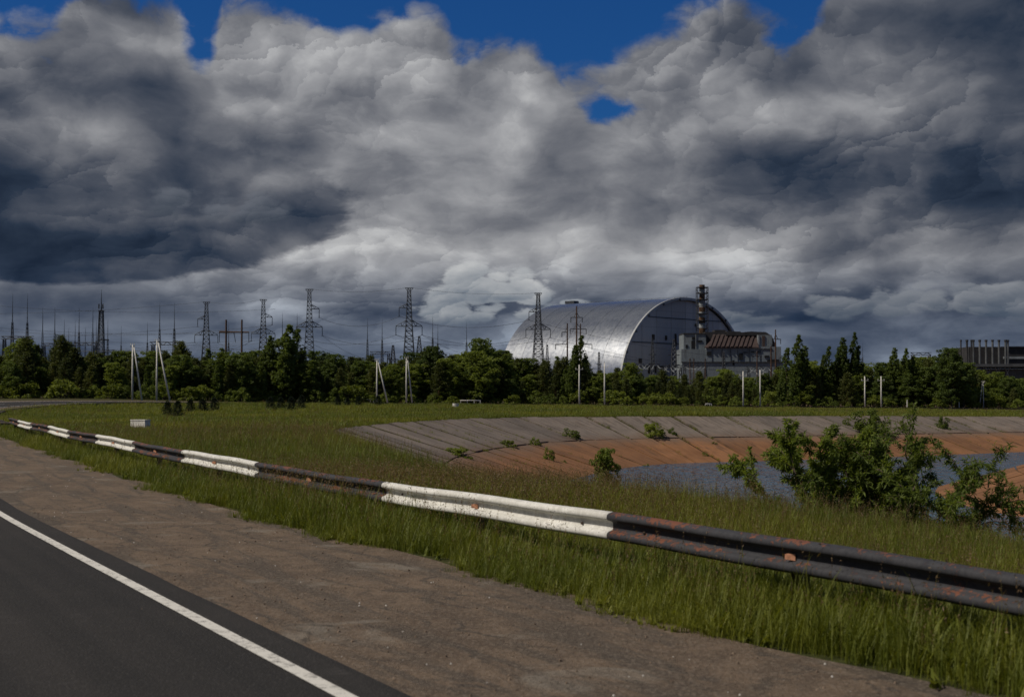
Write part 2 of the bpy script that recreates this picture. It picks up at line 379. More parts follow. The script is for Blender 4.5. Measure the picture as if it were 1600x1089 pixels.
def m_slab(name, c1, c2, streak, rust, blend, tint):
    m, t, b = material(name); n_ = t.nodes.new('ShaderNodeUVMap'); uv = S(t, n_.outputs[0]); p = geo(t); ob = oinfo(t)
    pu = vadd(t, uv, comb(t, ob * 31.0, ob * 17.0, 0.0))
    s1 = noise(t, vscale(t, pu, (1.9, .16, 1)), 1.6, 5, .62, .2); f = noise(t, p, 9, 6, .7); g = noise(t, p, .6, 4, .6)
    col = mixc(t, (s1 * .6 + g * .4).step(.34, .66), c1, c2)
    col = mixc(t, s1.step(.52, .64) * .75, col, streak); col = mixc(t, g.step(.52, .72) * .5, col, rust)
    col = mixc(t, .8, col, mixc(t, ob, tuple(.72 * c for c in (1, 1, 1)), (1.15, 1.12, 1.08)), 'MULTIPLY')
    col = mixc(t, f.step(.58, .75) * .4, col, tuple(c * .35 for c in c1))
    v = sep(t, uv)[1]; k = (v + (s1 - .5) * 3.0 + (g - .5) * 2.5).step(*blend)
    col = mixc(t, k * .85, col, mixc(t, f, tint, tuple(c * .7 for c in tint)))
    setc(t, b, col, .9, f + s1, .03); b.inputs['Specular IOR Level'].default_value = .2; return m
M = dict(ground=m_ground(), shoulder=m_shoulder(), asphalt=m_asphalt(), line=m_line(), water=m_water(),
         slab_grey=m_slab('weathered_concrete', (.118, .098, .084), (.228, .192, .164), (.050, .041, .034), (.13, .092, .068), (4.3, 7.6), (.15, .085, .050)),
         slab_rust=m_slab('iron_stained_concrete', (.165, .078, .036), (.265, .134, .064), (.075, .045, .030), (.225, .100, .045), (8.6, 5.6), (.175, .125, .092)),
         concrete=plain('pale_concrete', (.62, .60, .55), .85, .3, 2.0, bump=.01), kerb=plain('dark_kerb_stone', (.05, .042, .034), .9, .4, 2.0),
         steel=plain('dark_galvanised_steel', (.05, .055, .065), .55, .25, 2.0, .4), rustpole=plain('rusty_brown_pole', (.075, .042, .028), .8, .4, 1.5))

# ------------------------------------------------------------------ ground sheet
def build_ground():
    xs = np.arange(-112, 245, 1.0); ys = np.arange(-24, 346, 1.0); nx, ny = len(xs), len(ys)
    X, Y = np.meshgrid(xs, ys); Z = land(X, Y)
    V = np.c_[X.ravel(), Y.ravel(), Z]
    i = np.arange(nx * ny).reshape(ny, nx); Fq = np.c_[i[:-1, :-1].ravel(), i[:-1, 1:].ravel(), i[1:, 1:].ravel(), i[1:, :-1].ravel()]
    # skirt out to the horizon
    rim = np.r_[i[0, :-1], i[:-1, -1], i[-1, :0:-1], i[:0:-1, 0]]; c = np.array([60., 160.]); out = V[rim].copy()
    out[:, :2] = c + (out[:, :2] - c) * 45; out[:, 2] = -1.0; k = len(V); n = len(rim)
    ring = np.c_[rim, k + np.arange(n), k + (np.arange(n) + 1) % n, np.roll(rim, -1)]
    me = bpy.data.meshes.new('ground'); me.from_pydata(np.vstack([V, out]).tolist(), [], np.vstack([Fq, ring]).tolist()); me.update()
    me.polygons.foreach_set('use_smooth', [True] * len(me.polygons))
    kind(obj('ground', me, M['ground']), 'structure')
build_ground()
NP = normals(PATH)
SP = np.arange(len(PATH)) * 1.0
def ribbon(name, o0, o1, dz, mat, s0=0, s1=None, parent=None, jag=0.0, rows=2):
    """sheet between two distances to the left of the barrier line"""
    me = MB(); a = int(s0); b = int(s1 or len(PATH)); uv = []; vs = []
    js = np.cumsum(rng.normal(0, .12, b - a)); js = jag * np.sin(np.arange(b - a) * .9 + 2 * np.sin(np.arange(b - a) * .37)) + jag * rng.normal(0, .5, b - a)
    for q in range(a, b):
        for r in range(rows + 1):
            o = o0 + (o1 - o0) * r / rows + (js[q - a] if r == 0 else 0); p = PATH[q] - NP[q] * o
            vs.append((p[0], p[1], float(T(p[0], p[1])) + dz)); uv.append((float(q), o))
    w = rows + 1; fs = [(k * w + r, k * w + r + 1, (k + 1) * w + r + 1, (k + 1) * w + r) for k in range(b - a - 1) for r in range(rows)]
    me.add(vs, [f[::-1] for f in fs]); m = me.mesh(name); lay = m.uv_layers.new(name='UVMap')
    for l in m.loops: lay.data[l.index].uv = uv[l.vertex_index]
    # sheets face up
    o_ = obj(name, m, mat, parent); return o_
kind(ribbon('shoulder', 1.0, 4.60, .02, M['shoulder'], jag=.12, rows=6), 'structure')
road = kind(ribbon('road', 4.38, 12.7, .035, M['asphalt'], jag=.008, rows=6), 'structure')
ribbon('edge_line', 4.71, 4.84, .041, M['line'], parent=road); ribbon('edge_line', 12.0, 12.15, .041, M['line'], parent=road)
for q in range(30, 230, 12): ribbon('centre_dash', 8.35, 8.47, .041, M['line'], q, q + 4, parent=road)
kind(ribbon('far_shoulder', 12.55, 16.5, .02, M['shoulder'], jag=.1, rows=4), 'structure')
kb = thing('kerb', 'x', 'kerb'); [kb.__delitem__(k) for k in ('label', 'category')]; kind(kb, 'structure')
for q in range(106, len(PATH) - 3, 3):
    a, b = PATH[q], PATH[q + 3]; za, zb = float(T(*a)), float(T(*b)); n = NP[q]; h = .30 + .05 * random.random(); g = .03
    d = (b - a); a = a + d * g; b = b - d * g; vs = []
    for p, z in ((a, za), (b, zb)):
        for o, zz in ((-.45, -.1), (.12, -.1), (.12, h), (-.45, h)): vs.append((p[0] - n[0] * o, p[1] - n[1] * o, z + zz))
    MB().add(vs, [(0, 1, 2, 3), (7, 6, 5, 4), (0, 4, 5, 1), (1, 5, 6, 2), (2, 6, 7, 3), (3, 7, 4, 0)]).build('kerb_block', M['kerb'], kb)

# ------------------------------------------------------------------ water and the slab-faced banks
w_ = MB().add([(-2, 2, WATER_Z), (270, 2, WATER_Z), (270, 235, WATER_Z), (-2, 235, WATER_Z)], [(0, 1, 2, 3)]).build('water', M['water']); kind(w_, 'structure')
def slab(name, quad, uvq, mat, parent, th=.16):
    """quad: four top corners, upper pair first"""
    q = [Vector(p) for p in quad]; n = (q[1] - q[0]).cross(q[3] - q[0]).normalized()
    if n.z < 0: n = -n
    vs = [p for p in q] + [p - n * th for p in q]
    m = MB().add(vs, [(0, 1, 2, 3), (7, 6, 5, 4), (0, 4, 5, 1), (1, 5, 6, 2), (2, 6, 7, 3), (3, 7, 4, 0)]).mesh(name); bm = bmesh.new(); bm.from_mesh(m); bmesh.ops.recalc_face_normals(bm, faces=bm.faces); bm.to_mesh(m); bm.free()
    lay = m.uv_layers.new(name='UVMap')
    for l in m.loops: lay.data[l.index].uv = uvq[l.vertex_index % 4]
    return obj(name, m, mat, parent)
bank = thing('embankment', '', 'x'); [bank.__delitem__(k) for k in ('label', 'category')]; kind(bank, 'structure')
BR = resample(BANK, 1.0); NB = normals(BR)
for _ in range(14): NB[1:-1] = (NB[:-2] + NB[1:-1] * 2 + NB[2:]) / 4; NB /= np.linalg.norm(NB, axis=1)[:, None]
sB = np.r_[0, np.cumsum(np.linalg.norm(np.diff(BR, axis=0), axis=1))]
i_tip = int(np.argmin(np.hypot(BR[:, 0] + 6, BR[:, 1] - 55))); i_end = int(np.argmin(np.hypot(BR[:, 0] - 95, BR[:, 1] - 175)))
def bp(s, d):
    x = np.interp(s, sB, BR[:, 0]); y = np.interp(s, sB, BR[:, 1]); nx = np.interp(s, sB, NB[:, 0]); ny = np.interp(s, sB, NB[:, 1]); l = math.hypot(nx, ny)
    X, Y = x + nx / l * d, y + ny / l * d; return X, Y
JOINTS = []
s = sB[i_tip]
while s < sB[i_end]:
    w = 2.9 + .25 * random.random(); gap = .13 + .27 * (random.random() < .5)
    JOINTS.append((s, gap))
    for (d0, d1, mat) in ((.25, 6.15, 'slab_grey'), (6.3, 13.6, 'slab_rust')):
        d0 += random.uniform(-.05, .07) if d0 < 1 else 0; d1 += random.uniform(-.08, .05); lift = random.uniform(.0, .07); quad = []; uvq = []
        for (a, d) in ((s + gap, d0), (s + w, d0), (s + w, d1), (s + gap, d1)):
            X, Y = bp(a, d); quad.append((X, Y, float(chan_z(X, Y, d)) + .06 + lift + random.uniform(-.02, .02))); uvq.append((a - s, d))
        slab('slab', quad, uvq, M[mat], bank)
    s += w
dyke = thing('dyke', '', 'x'); [dyke.__delitem__(k) for k in ('label', 'category')]; kind(dyke, 'structure')
DR = resample(np.vstack([DYKE, DYKE[:1]]), 1.0); ND = -normals(DR); cD = DYKE.mean(0)
if ((cD - DR[10]) @ ND[10]) < 0: ND = -ND
for _ in range(25): ND = (np.roll(ND, 1, 0) + ND * 2 + np.roll(ND, -1, 0)) / 4; ND /= np.linalg.norm(ND, axis=1)[:, None]
for q in range(0, 34, 3):
    for (d0, d1) in ((8.2, 4.1), (4.0, -1.2)):
        quad, uvq = [], []; lift = random.uniform(0, .05)
        for (a, d) in ((q + .1, d0), (q + 2.9, d0), (q + 2.9, d1), (q + .1, d1)):
            i0 = int(a) % len(DR); f = a - int(a); P_ = DR[i0] * (1 - f) + DR[(i0 + 1) % len(DR)] * f; N_ = ND[i0]
            X, Y = P_ + N_ * d * (1.0); quad.append((X, Y, WATER_Z + .29 * d + .10 + lift)); uvq.append((a - q, 17 - d))
        slab('slab', quad, uvq, M['slab_rust'], dyke)

# ------------------------------------------------------------------ crash barrier
def m_rail(name, base, worn, rust, amount):
    m, t, b = material(name); p = geo(t); nz = sep(t, geo(t, 'Normal'))[2]
    n = noise(t, p, 3.2, 6, .65, .6); f = noise(t, p, 22, 5, .7); lo = noise(t, vscale(t, p, (1, 1, 3)), 1.1, 5, .6)
    col = mixc(t, (n * .5 + f * .5).step(.40, .66), worn, base)
    col = mixc(t, (f * .55 + n * .45 + nz * .09 + (lo - .5) * .5).step(amount, amount + .06), col, rust)
    col = mixc(t, voro(t, p, 26, feature='F1').step(.12, .06) * n.step(.5, .6), col, (.05, .04, .03))
    setc(t, b, col, .72, f, .004, .4); b.inputs['Specular IOR Level'].default_value = .22; return m
M['rail_white'] = m_rail('chipped_white_paint', (.72, .71, .67), (.50, .49, .45), (.16, .12, .09), .72)
M['rail_black'] = m_rail('rusting_black_paint', (.022, .023, .028), (.045, .045, .050), (.150, .058, .034), .575)
M['reflector'] = plain('faded_orange_reflector', (.52, .25, .15), .5, .4, 30)
M['post'] = plain('rusty_steel_post', (.07, .05, .04), .8, .4, 8)
PR = [(.0, .312), (.010, .311), (.034, .306), (.062, .296), (.078, .280), (.084, .260), (.083, .242), (.075, .229), (.055, .219), (.020, .207), (.006, .198), (.002, .180), (.002, .150),
      (.002, .128), (.008, .117), (.034, .108), (.062, .097), (.078, .083), (.084, .064), (.083, .044), (.075, .028), (.055, .016), (.020, .005), (.0, .0)]
RAIL_B = .73 - .312
rail = thing('guardrail', 'long steel crash barrier in black and white painted stretches along the gravel shoulder', 'guardrail', (PATH[32][0], PATH[32][1], 0))
RP = resample(PATH, .5); RN = normals(RP); S0 = np.array(rail.location)
sR = np.arange(len(RP)) * .5
s_ref = sR[np.argmin(np.hypot(RP[:, 0] - 1.142, RP[:, 1] - 15.5))]; LEN = 6.42
def rpt(s):
    p = np.array([np.interp(s, sR, RP[:, 0]), np.interp(s, sR, RP[:, 1])]); n = np.array([np.interp(s, sR, RN[:, 0]), np.interp(s, sR, RN[:, 1])]); return p, n / np.linalg.norm(n)
k = -2
while True:
    a, b = s_ref + k * LEN, s_ref + (k + 1) * LEN
    if a > 94: break
    if a < 1: k += 1; continue
    mb = MB(); N = 14; np_ = len(PR); vs = []
    for lay in (0, 1):
        for i in range(N + 1):
            s_ = a + (b - a) * i / N; p, n = rpt(s_); z0 = RAIL_B + float(T(*p)) + .014 * math.sin(s_ * .41) + .006 * math.sin(s_ * 1.7)
            for (o, z) in PR:
                q = p - n * (o - .005 * lay + .004 * (k % 2)); vs.append((q[0] - S0[0], q[1] - S0[1], z0 + z))
    fs = []; L = (N + 1) * np_
    for i in range(N):
        for j in range(np_ - 1):
            c = i * np_ + j; fs.append((c, c + 1, c + np_ + 1, c + np_)); fs.append((L + c, L + c + np_, L + c + np_ + 1, L + c + 1))
        for j in (0, np_ - 1): c = i * np_ + j; fs.append((c, c + np_, L + c + np_, L + c))
    for i in (0, N): fs += [(i * np_ + j, i * np_ + j + 1, L + i * np_ + j + 1, L + i * np_ + j) for j in range(np_ - 1)]
    mb.add(vs, fs); sec = mb.build('beam_section', M['rail_white' if k % 2 == 0 else 'rail_black'], rail, smooth=True)
    sec['label'] = 'stretch of beam painted white' if k % 2 == 0 else 'stretch of beam painted black, rusting on top'
    for fr in (.52,):                                  # a post and its reflector
        p, n = rpt(a + LEN * fr); d = np.array([n[1], -n[0]]); ang = math.atan2(d[1], d[0]); q = p + n * .07 - S0[:2]; z0 = float(T(*p))
        po = MB().box((q[0], q[1], z0 + .16), (.10, .012, 1.0), ang)
        for e in (-1, 1): c = q + d * .05 * e; po.box((c[0], c[1], z0 + .16), (.012, .12, 1.0), ang)
        post_o = po.build('post', M['post'], rail)
        c = p - n * .02 - S0[:2]; RZ = RAIL_B + z0
        w = MB(); dd, nn = d * .042, n * .055
        w.add([(*(c - dd), RZ + .125), (*(c + dd), RZ + .125), (*(c + dd), RZ + .185), (*(c - dd), RZ + .185), (*(c - dd * .9 - nn), RZ + .135), (*(c - dd * .9 - nn), RZ + .18)],
              [(0, 1, 2, 3), (0, 4, 1), (3, 2, 5), (4, 5, 2, 1), (0, 3, 5, 4)]); w.build('reflector', M['reflector'], post_o)
        for e in (.10, .90):
            p2, n2 = rpt(a + LEN * e)
            c2 = p2 - n2 * .012 - S0[:2]; bl = MB()
            bl.tube([(*c2, RAIL_B + .156), (*(c2 - n2 * .022), RAIL_B + .156)], [.018, .012], 8); bl.build('bolt', M['post'], sec)
    k += 1

# ------------------------------------------------------------------ concrete poles by the road
def pole_a(px, py, top, lean_px, label, D=None, r=.17, arms=True, lean_dir=1):
    D_ = D; x = at(px, D_); z = float(T(x, D_)); h = height(top, D_) - z; w = lean_px * D_ / F
    o = thing('utility_pole', label, 'utility pole', (x, D_, z), 0, 'braced concrete poles along the far road')
    MB().tube([(0, 0, -.3), (0, 0, h)], [r, r * .62], 10).build('post', M['concrete'], o, smooth=True)
    MB().tube([(w, .5, -.3), (lean_dir * .22, 0, h - .35)], [r, r * .62], 10).build('brace', M['concrete'], o, smooth=True)
    ca = MB().box((0, 0, h - .25), (.75, .14, .12)).build('crossarm', M['steel'], o)
    for e in (-.32, 0, .32): MB().tube([(e, 0, h - .2), (e, 0, h + .12), (e, 0, h + .3)], [.02, .07, .03], 6).build('insulator', M['concrete'], ca)
    return o
pole_a(207, 622, 539, 14, 'concrete pole with slanting brace, second of the pair beside the curve of the road', D=236)
pole_a(245, 622, 532, 20, 'taller concrete pole with a widely spread slanting brace at the curve', D=238)
pole_a(589, 631, 563, 17, 'concrete pole whose slanting brace spreads wide, beyond the small spruces', D=268, r=.16)
pole_a(635, 632, 560, 9, 'concrete pole with a narrow brace beside the white concrete ring', D=271, r=.16)
pole_a(1536, 639, 597, -5.5, 'slim concrete pole with narrow brace below the hall with many stacks', D=318, r=.13, lean_dir=-1)
def pole_s(px, top, D, label, arm=.0, group='straight concrete poles along the far road', r=.16):
    x = at(px, D); z = float(T(x, D)); h = height(top, D) - z
    o = thing('utility_pole', label, 'utility pole', (x, D, z), 0, group)
    MB().tube([(0, 0, -.3), (0, 0, h)], [r, r * .65], 10).build('post', M['concrete'], o, smooth=True)
    ca = MB().box((0, -.02, h - .9), (1.5, .1, .09)).build('crossarm', M['concrete'], o)
    for e in (-.66, .66): MB().tube([(e, 0, h - .87), (e, 0, h - .68), (e, 0, h - .55)], [.02, .06, .03], 6).build('insulator', M['concrete'], ca)
    MB().tube([(0, 0, h), (0, 0, h + .35)], [.03, .02], 6).build('pin', M['steel'], o)
pole_s(905, 570, 281, 'straight pale concrete pole at the foot of the tall leafy tree before the arch')
pole_s(944.5, 567, 283, 'straight pale concrete pole right of the tall leafy tree, before the arch end wall')
pole_s(1161, 580, 290, 'straight pale concrete pole below the rust roofed building, the one with a thinner neighbour')
pole_s(1187.5, 578, 291, 'straight pale concrete pole below the right end of the rust roofed building')
pole_s(1351, 588, 304, 'thin concrete pole between windblown trees, left one of the linked pair')
pole_s(1376.5, 588, 304, 'thin concrete pole between windblown trees, right one of the linked pair')
for px, py, h, D in ((1498, 638, 1.3, 312), (1417, 637, 1.6, 308)):
    x = at(px, D); z = float(T(x, D)); o = thing('marker_post', 'short white marker post at the foot of the dark trees', 'post', (x, D, z), 0, 'short white posts under the trees')
    MB().tube([(0, 0, -.2), (0, 0, h)], [.13, .1], 8).build('shaft', M['concrete'], o); MB().tube([(0, 0, h), (0, 0, h + .12)], [.12, .03], 8).build('cap', M['concrete'], o)

# ------------------------------------------------------------------ small things in the grass
x, y = ground_at(220, 671); bl = thing('concrete_block', 'weathered pale concrete block lying in the grass behind the crash barrier', 'block', (x, y, float(T(x, y)) + .12), R(-28))
mb = MB()
for i in range(5): mb.box((-.42 + i * .21, 0, .19 + .008 * (i % 2)), (.203, .42, .40 + .02 * (i % 2)))
mb.build('body', M['concrete'], bl); MB().box((0, 0, .405), (1.08, .46, .05)).build('top_slab', M['concrete'], bl)
x, y = ground_at(712, 639); well = thing('well_ring', 'round white concrete well ring standing on the far grass', 'well ring', (x, y, float(T(x, y))))
vs = []; n = 20
for rr, z in ((.42, 0), (.42, .78), (.33, .78), (.33, .05)): vs += [(rr * math.cos(2 * math.pi * i / n), rr * math.sin(2 * math.pi * i / n), z) for i in range(n)]
MB().add(vs, [(j * n + i, j * n + (i + 1) % n, (j + 1) * n + (i + 1) % n, (j + 1) * n + i) for j in range(3) for i in range(n)]).build('ring', M['concrete'], well, smooth=False)
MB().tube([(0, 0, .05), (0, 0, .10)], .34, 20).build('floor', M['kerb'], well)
def stick(px, py, L, label, rz=0.0, h=.16):
    x, y = ground_at(px, py); z = float(T(x, y)); o = thing('concrete_slab', label, 'slab', (x, y, z), rz)
    MB().prism([(-L / 2, .0), (L / 2, .0), (L / 2 - .03, h), (-L / 2 + .05, h * .9)], -.2, .2).build('body', M['concrete'], o)
    for e in (-.3, .3): MB().tube([(L * e, 0, h * .8), (L * e - .05, 0, h + .10), (L * e + .05, 0, h + .10), (L * e + .1, 0, h * .8)], .012, 5).build('lifting_loop', M['post'], o)
stick(368, 647, .85, 'small pale slab lying flat in the grass beyond the five spruces', R(8))
def pipe_rail(px0, px1, D, z1, label):
    x0, x1 = at(px0, D), at(px1, D); xm = (x0 + x1) / 2; z = float(T(xm, D)); o = thing('pipe_rail', label, 'pipe', (xm, D, z), 0, 'white pipes on short legs by the bushes')
    MB().tube([(x0 - xm, 0, z1), (x1 - xm, .4, z1)], .075, 8).build('pipe', M['concrete'], o, smooth=True)
    for e in (.02, .35, .68, .98): MB().box((x0 - xm + (x1 - x0) * e, .2, z1 / 2 - .1), (.12, .12, z1 + .15)).build('leg', M['concrete'], o)
pipe_rail(719, 751, 274, .75, 'long white pipe on short legs before the bright green bushes')
pipe_rail(568, 584, 270, .7, 'short white pipe on legs left of the wide braced pole')
pipe_rail(1102, 1112, 286, .55, 'short white pipe lying beyond the kerb, below the rust roofed building')

# ------------------------------------------------------------------ plants
def leafmesh(name, C, A, B, smooth=False):
    """diamond leaves: centres C, half-length vectors A, half-width vectors B"""
    n = len(C); V = np.empty((n, 4, 3)); V[:, 0] = C - A; V[:, 1] = C + B; V[:, 2] = C + A; V[:, 3] = C - B
    me = bpy.data.meshes.new(name); me.vertices.add(n * 4); me.vertices.foreach_set('co', V.ravel()); me.loops.add(n * 4); me.loops.foreach_set('vertex_index', np.arange(n * 4))
    me.polygons.add(n); me.polygons.foreach_set('loop_start', np.arange(0, n * 4, 4)); me.polygons.foreach_set('loop_total', np.full(n, 4)); me.update(calc_edges=True); me.validate(); return me
def unit(v): return v / np.maximum(np.linalg.norm(v, axis=-1, keepdims=True), 1e-9)
def leaves(C, N, ln, wd, g, flat=.5):
    """leaf frames around normals N"""
    n = len(C); r = g.normal(size=(n, 3)); a = unit(np.cross(unit(N + flat * g.normal(size=(n, 3))), r)); b = unit(np.cross(a, unit(N + flat * r)))
    l = ln * g.uniform(.65, 1.3, (n, 1)); return a * l, b * (wd / ln) * l
def clusters(P, rad, per, g, squash=.75):
    """leaf centres on the outer, upper side of lumps"""
    k = len(P); d = unit(g.normal(size=(k, per, 3))); d[..., 2] = np.where(g.random((k, per)) < .35, np.abs(d[..., 2]), d[..., 2])
    r = np.asarray(rad).reshape(-1, 1, 1) * g.uniform(.35, 1.08, (k, per, 1)) ** .6
    C = P[:, None, :] + d * r * np.array([1, 1, squash]); return C.reshape(-1, 3), d.reshape(-1, 3)
def limb(mb, a, b, r0, r1, g, bend=.25, n=4, sides=5):
    a, b = np.array(a, float), np.array(b, float); L = np.linalg.norm(b - a); w = g.normal(0, bend * L * .3, 3); pts = []
    for i in range(n + 1): u = i / n; pts.append(a + (b - a) * u + w * math.sin(math.pi * u) * .5)
    mb.tube(pts, [r0 + (r1 - r0) * i / n for i in range(n + 1)], sides, cap=False)
def make_tree(name, form, seed, fol, bark, h=10.0, hidden=False):
    g = np.random.default_rng(seed); tr = MB(); P, rad = [], []
    if form == 'leafy':            # broad irregular crown
        limb(tr, (0, 0, -.3), (g.normal(0, .2), g.normal(0, .2), h * .8), .17, .03, g, .12, 6, 7)
        lobes = [(g.normal(0, 1.25), g.normal(0, 1.1), h * u, 1.0 + 1.1 * math.sin(math.pi * min(1, (u - .12) / .95)) ** .8) for u in np.linspace(.2, .93, 13)]
        for lx, ly, lz, lr in lobes:
            k = int(10 + 5 * lr); d = unit(g.normal(size=(k, 3))); q = np.array([lx * (1.15 - lz / h * .9), ly * (1.15 - lz / h * .9), lz]) + d * lr * g.uniform(.5, 1.15, (k, 1)) * np.array([1, 1, .85])
            P += list(q); rad += list(g.uniform(.32, .68, k))
            limb(tr, (0, 0, lz * .72), (lx * .8, ly * .8, lz), .07, .02, g)
        P, rad = np.array(P), np.array(rad); P[:, 2] = np.clip(P[:, 2], h * .06, h - .25)
        C, D = clusters(P, rad, 46, g); A, B = leaves(C, D + np.array([0, 0, .35]), .155, .095, g, .6)
    elif form == 'pine':           # shaggy young pine
        limb(tr, (0, 0, -.3), (g.normal(0, .15), g.normal(0, .15), h * .97), .16, .02, g, .05, 6, 7); z = h * .10; C, D = [], []
        while z < h * .985:
            u = z / h; L = (2.15 * (1 - u) ** .72 + .22) * g.uniform(.75, 1.2); nb = int(g.integers(4, 7))
            for k in range(nb):
                a = 2 * math.pi * (k / nb) + g.uniform(-.5, .5); l = L * g.uniform(.6, 1.18); up = .12 + .75 * u + g.uniform(-.12, .12)
                dv = np.array([math.cos(a), math.sin(a), up]); e = np.array([0, 0, z]) + dv * l; limb(tr, (0, 0, z), e, .035, .008, g, .1, 2, 3)
                m = int(22 * l + 16); f = g.uniform(.2, 1.05, m) ** .75; c = np.array([0, 0, z]) + f[:, None] * dv * l + g.normal(0, .19, (m, 3)) * (1.15 - .4 * f[:, None])
                C.append(c); D.append(unit(np.array([math.cos(a), math.sin(a), 1.0]) + g.normal(0, .5, (m, 3))))
            z += g.uniform(.26, .46)
        C, D = np.vstack(C), np.vstack(D); n = len(C); a_ = unit(D + g.normal(0, .55, (n, 3))); A = a_ * g.uniform(.14, .26, (n, 1)); B = unit(np.cross(a_, g.normal(size=(n, 3)))) * g.uniform(.05, .085, (n, 1))
    elif form == 'poplar':         # tall plumes bent by the wind to the right
        stems = [(0, 0, 1.0)] + [(g.normal(0, 1.0), g.normal(0, .8), g.uniform(.62, .92)) for _ in range(4)]
        for sx, sy, sh in stems:
            lean = .10 * h * sh; limb(tr, (sx * .25, sy * .25, -.3), (sx + lean * .6, sy, h * sh * .95), .13, .02, g, .08, 6, 6)
            for u in np.linspace(.14, 1.0, int(30 * sh)):
                wv = (1.05 * math.sin(math.pi * min(1, .12 + u * .86)) ** .7 + .16) * sh ** .5; k = 4
                a = g.uniform(0, 2 * math.pi, k); rr = wv * g.uniform(.25, 1.1, k)
                c = np.c_[sx * min(1, .3 + u) + lean * u * u * .9 + rr * np.cos(a) + .22 * rr, sy + rr * np.sin(a), h * sh * u + g.normal(0, .18, k)]
                P += list(c); rad += list(g.uniform(.25, .52, k) * (1.1 - .45 * u))
        P, rad = np.array(P), np.array(rad); P[:, 2] = np.clip(P[:, 2], .3, h); C, D = clusters(P, rad, 30, g, 1.15); A, B = leaves(C, D + np.array([.5, 0, .3]), .155, .085, g, .6)
    elif form == 'bush':
        k = int(34 * h / 3); d = unit(g.normal(size=(k, 3))); d[:, 2] = np.abs(d[:, 2]); w = h * .72
        P = d * g.uniform(.35, 1.0, (k, 1)) ** .5 * np.array([w, w * .8, h * .88]); rad = g.uniform(.28, .6, k) * (h / 3) ** .5
        for q in P[:14]: limb(tr, (g.normal(0, .2), g.normal(0, .2), -.2), q, .045, .012, g)
        C, D = clusters(P, rad, 60, g, .9); C[:, 2] = np.maximum(C[:, 2], .05); A, B = leaves(C, D + np.array([0, 0, .4]), .14, .08, g, .6)
    elif form == 'spruce':         # small planted spruce
        limb(tr, (0, 0, -.1), (0, 0, h * .95), .04, .01, g, .02, 3, 6); n = 1700; u = g.random(n) ** .9 * (1 + .06 * g.normal(size=n)).clip(0, 1.0); a = g.uniform(0, 2 * math.pi, n); rr = (.36 * h * (1 - u) ** .5 * np.clip(u * 3 + .55, 0, 1) * (1 + .25 * np.sin(a * 3 + u * 9 + seed)) + .02) * g.uniform(.35, 1.15, n)
        C = np.c_[rr * np.cos(a), rr * np.sin(a), h * u + .03]; D = unit(np.c_[np.cos(a), np.sin(a), np.full(n, .5)]); a_ = unit(D + g.normal(0, .4, (n, 3))); A = a_ * g.uniform(.04, .09, (n, 1)); B = unit(np.cross(a_, g.normal(size=(n, 3)))) * .022
    o = bpy.data.objects.new(name, None); o.empty_display_size = .2
    c = bpy.data.objects.new('crown' if form not in ('bush',) else 'foliage', leafmesh('crown', C, A, B)); c.data.materials.append(fol); c.parent = o
    tm = bpy.data.objects.new('trunk' if form != 'bush' else 'stem', tr.mesh('trunk', True)); tm.data.materials.append(bark); tm.parent = o
    o['H'] = float(C[:, 2].max()); return o
def plant(proto, x, y, h, label, cat, group=None, rz=None, wide=1.0, z=None):
    r = proto.copy(); del r['H']; COL.objects.link(r); k = h / proto['H']; r.scale = (k * wide, k * wide, k)
    r.location = (x, y, float(T(x, y)) if z is None else z); r.rotation_euler = (0, 0, random.uniform(0, 6.28) if rz is None else rz)
    for ch in proto.children: c = ch.copy(); COL.objects.link(c); c.parent = r
    return tag(r, label, cat, group)
M['bark'] = plain('grey_brown_bark', (.085, .065, .048), .95, .4, 6); M['pinebark'] = plain('orange_pine_bark', (.13, .07, .04), .95, .4, 6)
FOL = dict(pine=foliage('pine_needles', (.034, .050, .015), (.125, .140, .036), .34), dark=foliage('dark_leaves', (.040, .066, .015), (.140, .185, .038), .44),
           mid=foliage('mid_green_leaves', (.060, .090, .016), (.205, .25, .044), .48), lime=foliage('yellow_green_leaves', (.080, .105, .014), (.21, .25, .036), .45),
           willow=foliage('willow_leaves', (.075, .110, .020), (.24, .30, .055), .52), spruce=foliage('spruce_needles', (.007, .014, .006), (.020, .032, .012), .12))
PROTO = dict(leafy=[make_tree('leafy_tree', 'leafy', 10 + i, FOL['mid' if i < 3 else 'dark'], M['bark']) for i in range(5)],
             pine=[make_tree('pine_tree', 'pine', 30 + i, FOL['pine'], M['pinebark']) for i in range(4)],
             poplar=[make_tree('poplar_tree', 'poplar', 50 + i, FOL['dark'], M['bark'], 13.0) for i in range(3)],
             bush=[make_tree('bush', 'bush', 70 + i, FOL['lime' if i < 2 else 'mid'], M['bark'], 3.0) for i in range(4)],
             spruce=[make_tree('spruce_sapling', 'spruce', 90 + i, FOL['spruce'], M['bark'], 1.5) for i in range(3)])
def dtree(px): return float(np.interp(px, [-100, 0, 200, 400, 640, 900, 1200, 1600, 1720], [252, 252, 258, 270, 286, 296, 308, 332, 340]))
SKY_X = [-80, 0, 20, 40, 60, 75, 95, 115, 130, 160, 200, 240, 280, 300, 340, 372, 390, 480, 500, 530, 560, 590, 620, 660, 672, 700, 730, 750, 770, 790, 830, 870, 930, 960, 985, 1020, 1050, 1080, 1115, 1150, 1175, 1200, 1225, 1275, 1365, 1440, 1470, 1510, 1550, 1600, 1700]
SKY_Y = [545, 545, 548, 526, 545, 540, 523, 545, 549, 555, 553, 550, 538, 550, 548, 542, 545, 552, 549, 556, 545, 555, 558, 548, 541, 549, 542, 530, 542, 555, 557, 558, 566, 577, 575, 580, 583, 587, 579, 584, 588, 584, 572, 566, 560, 562, 558, 560, 578, 582, 580]
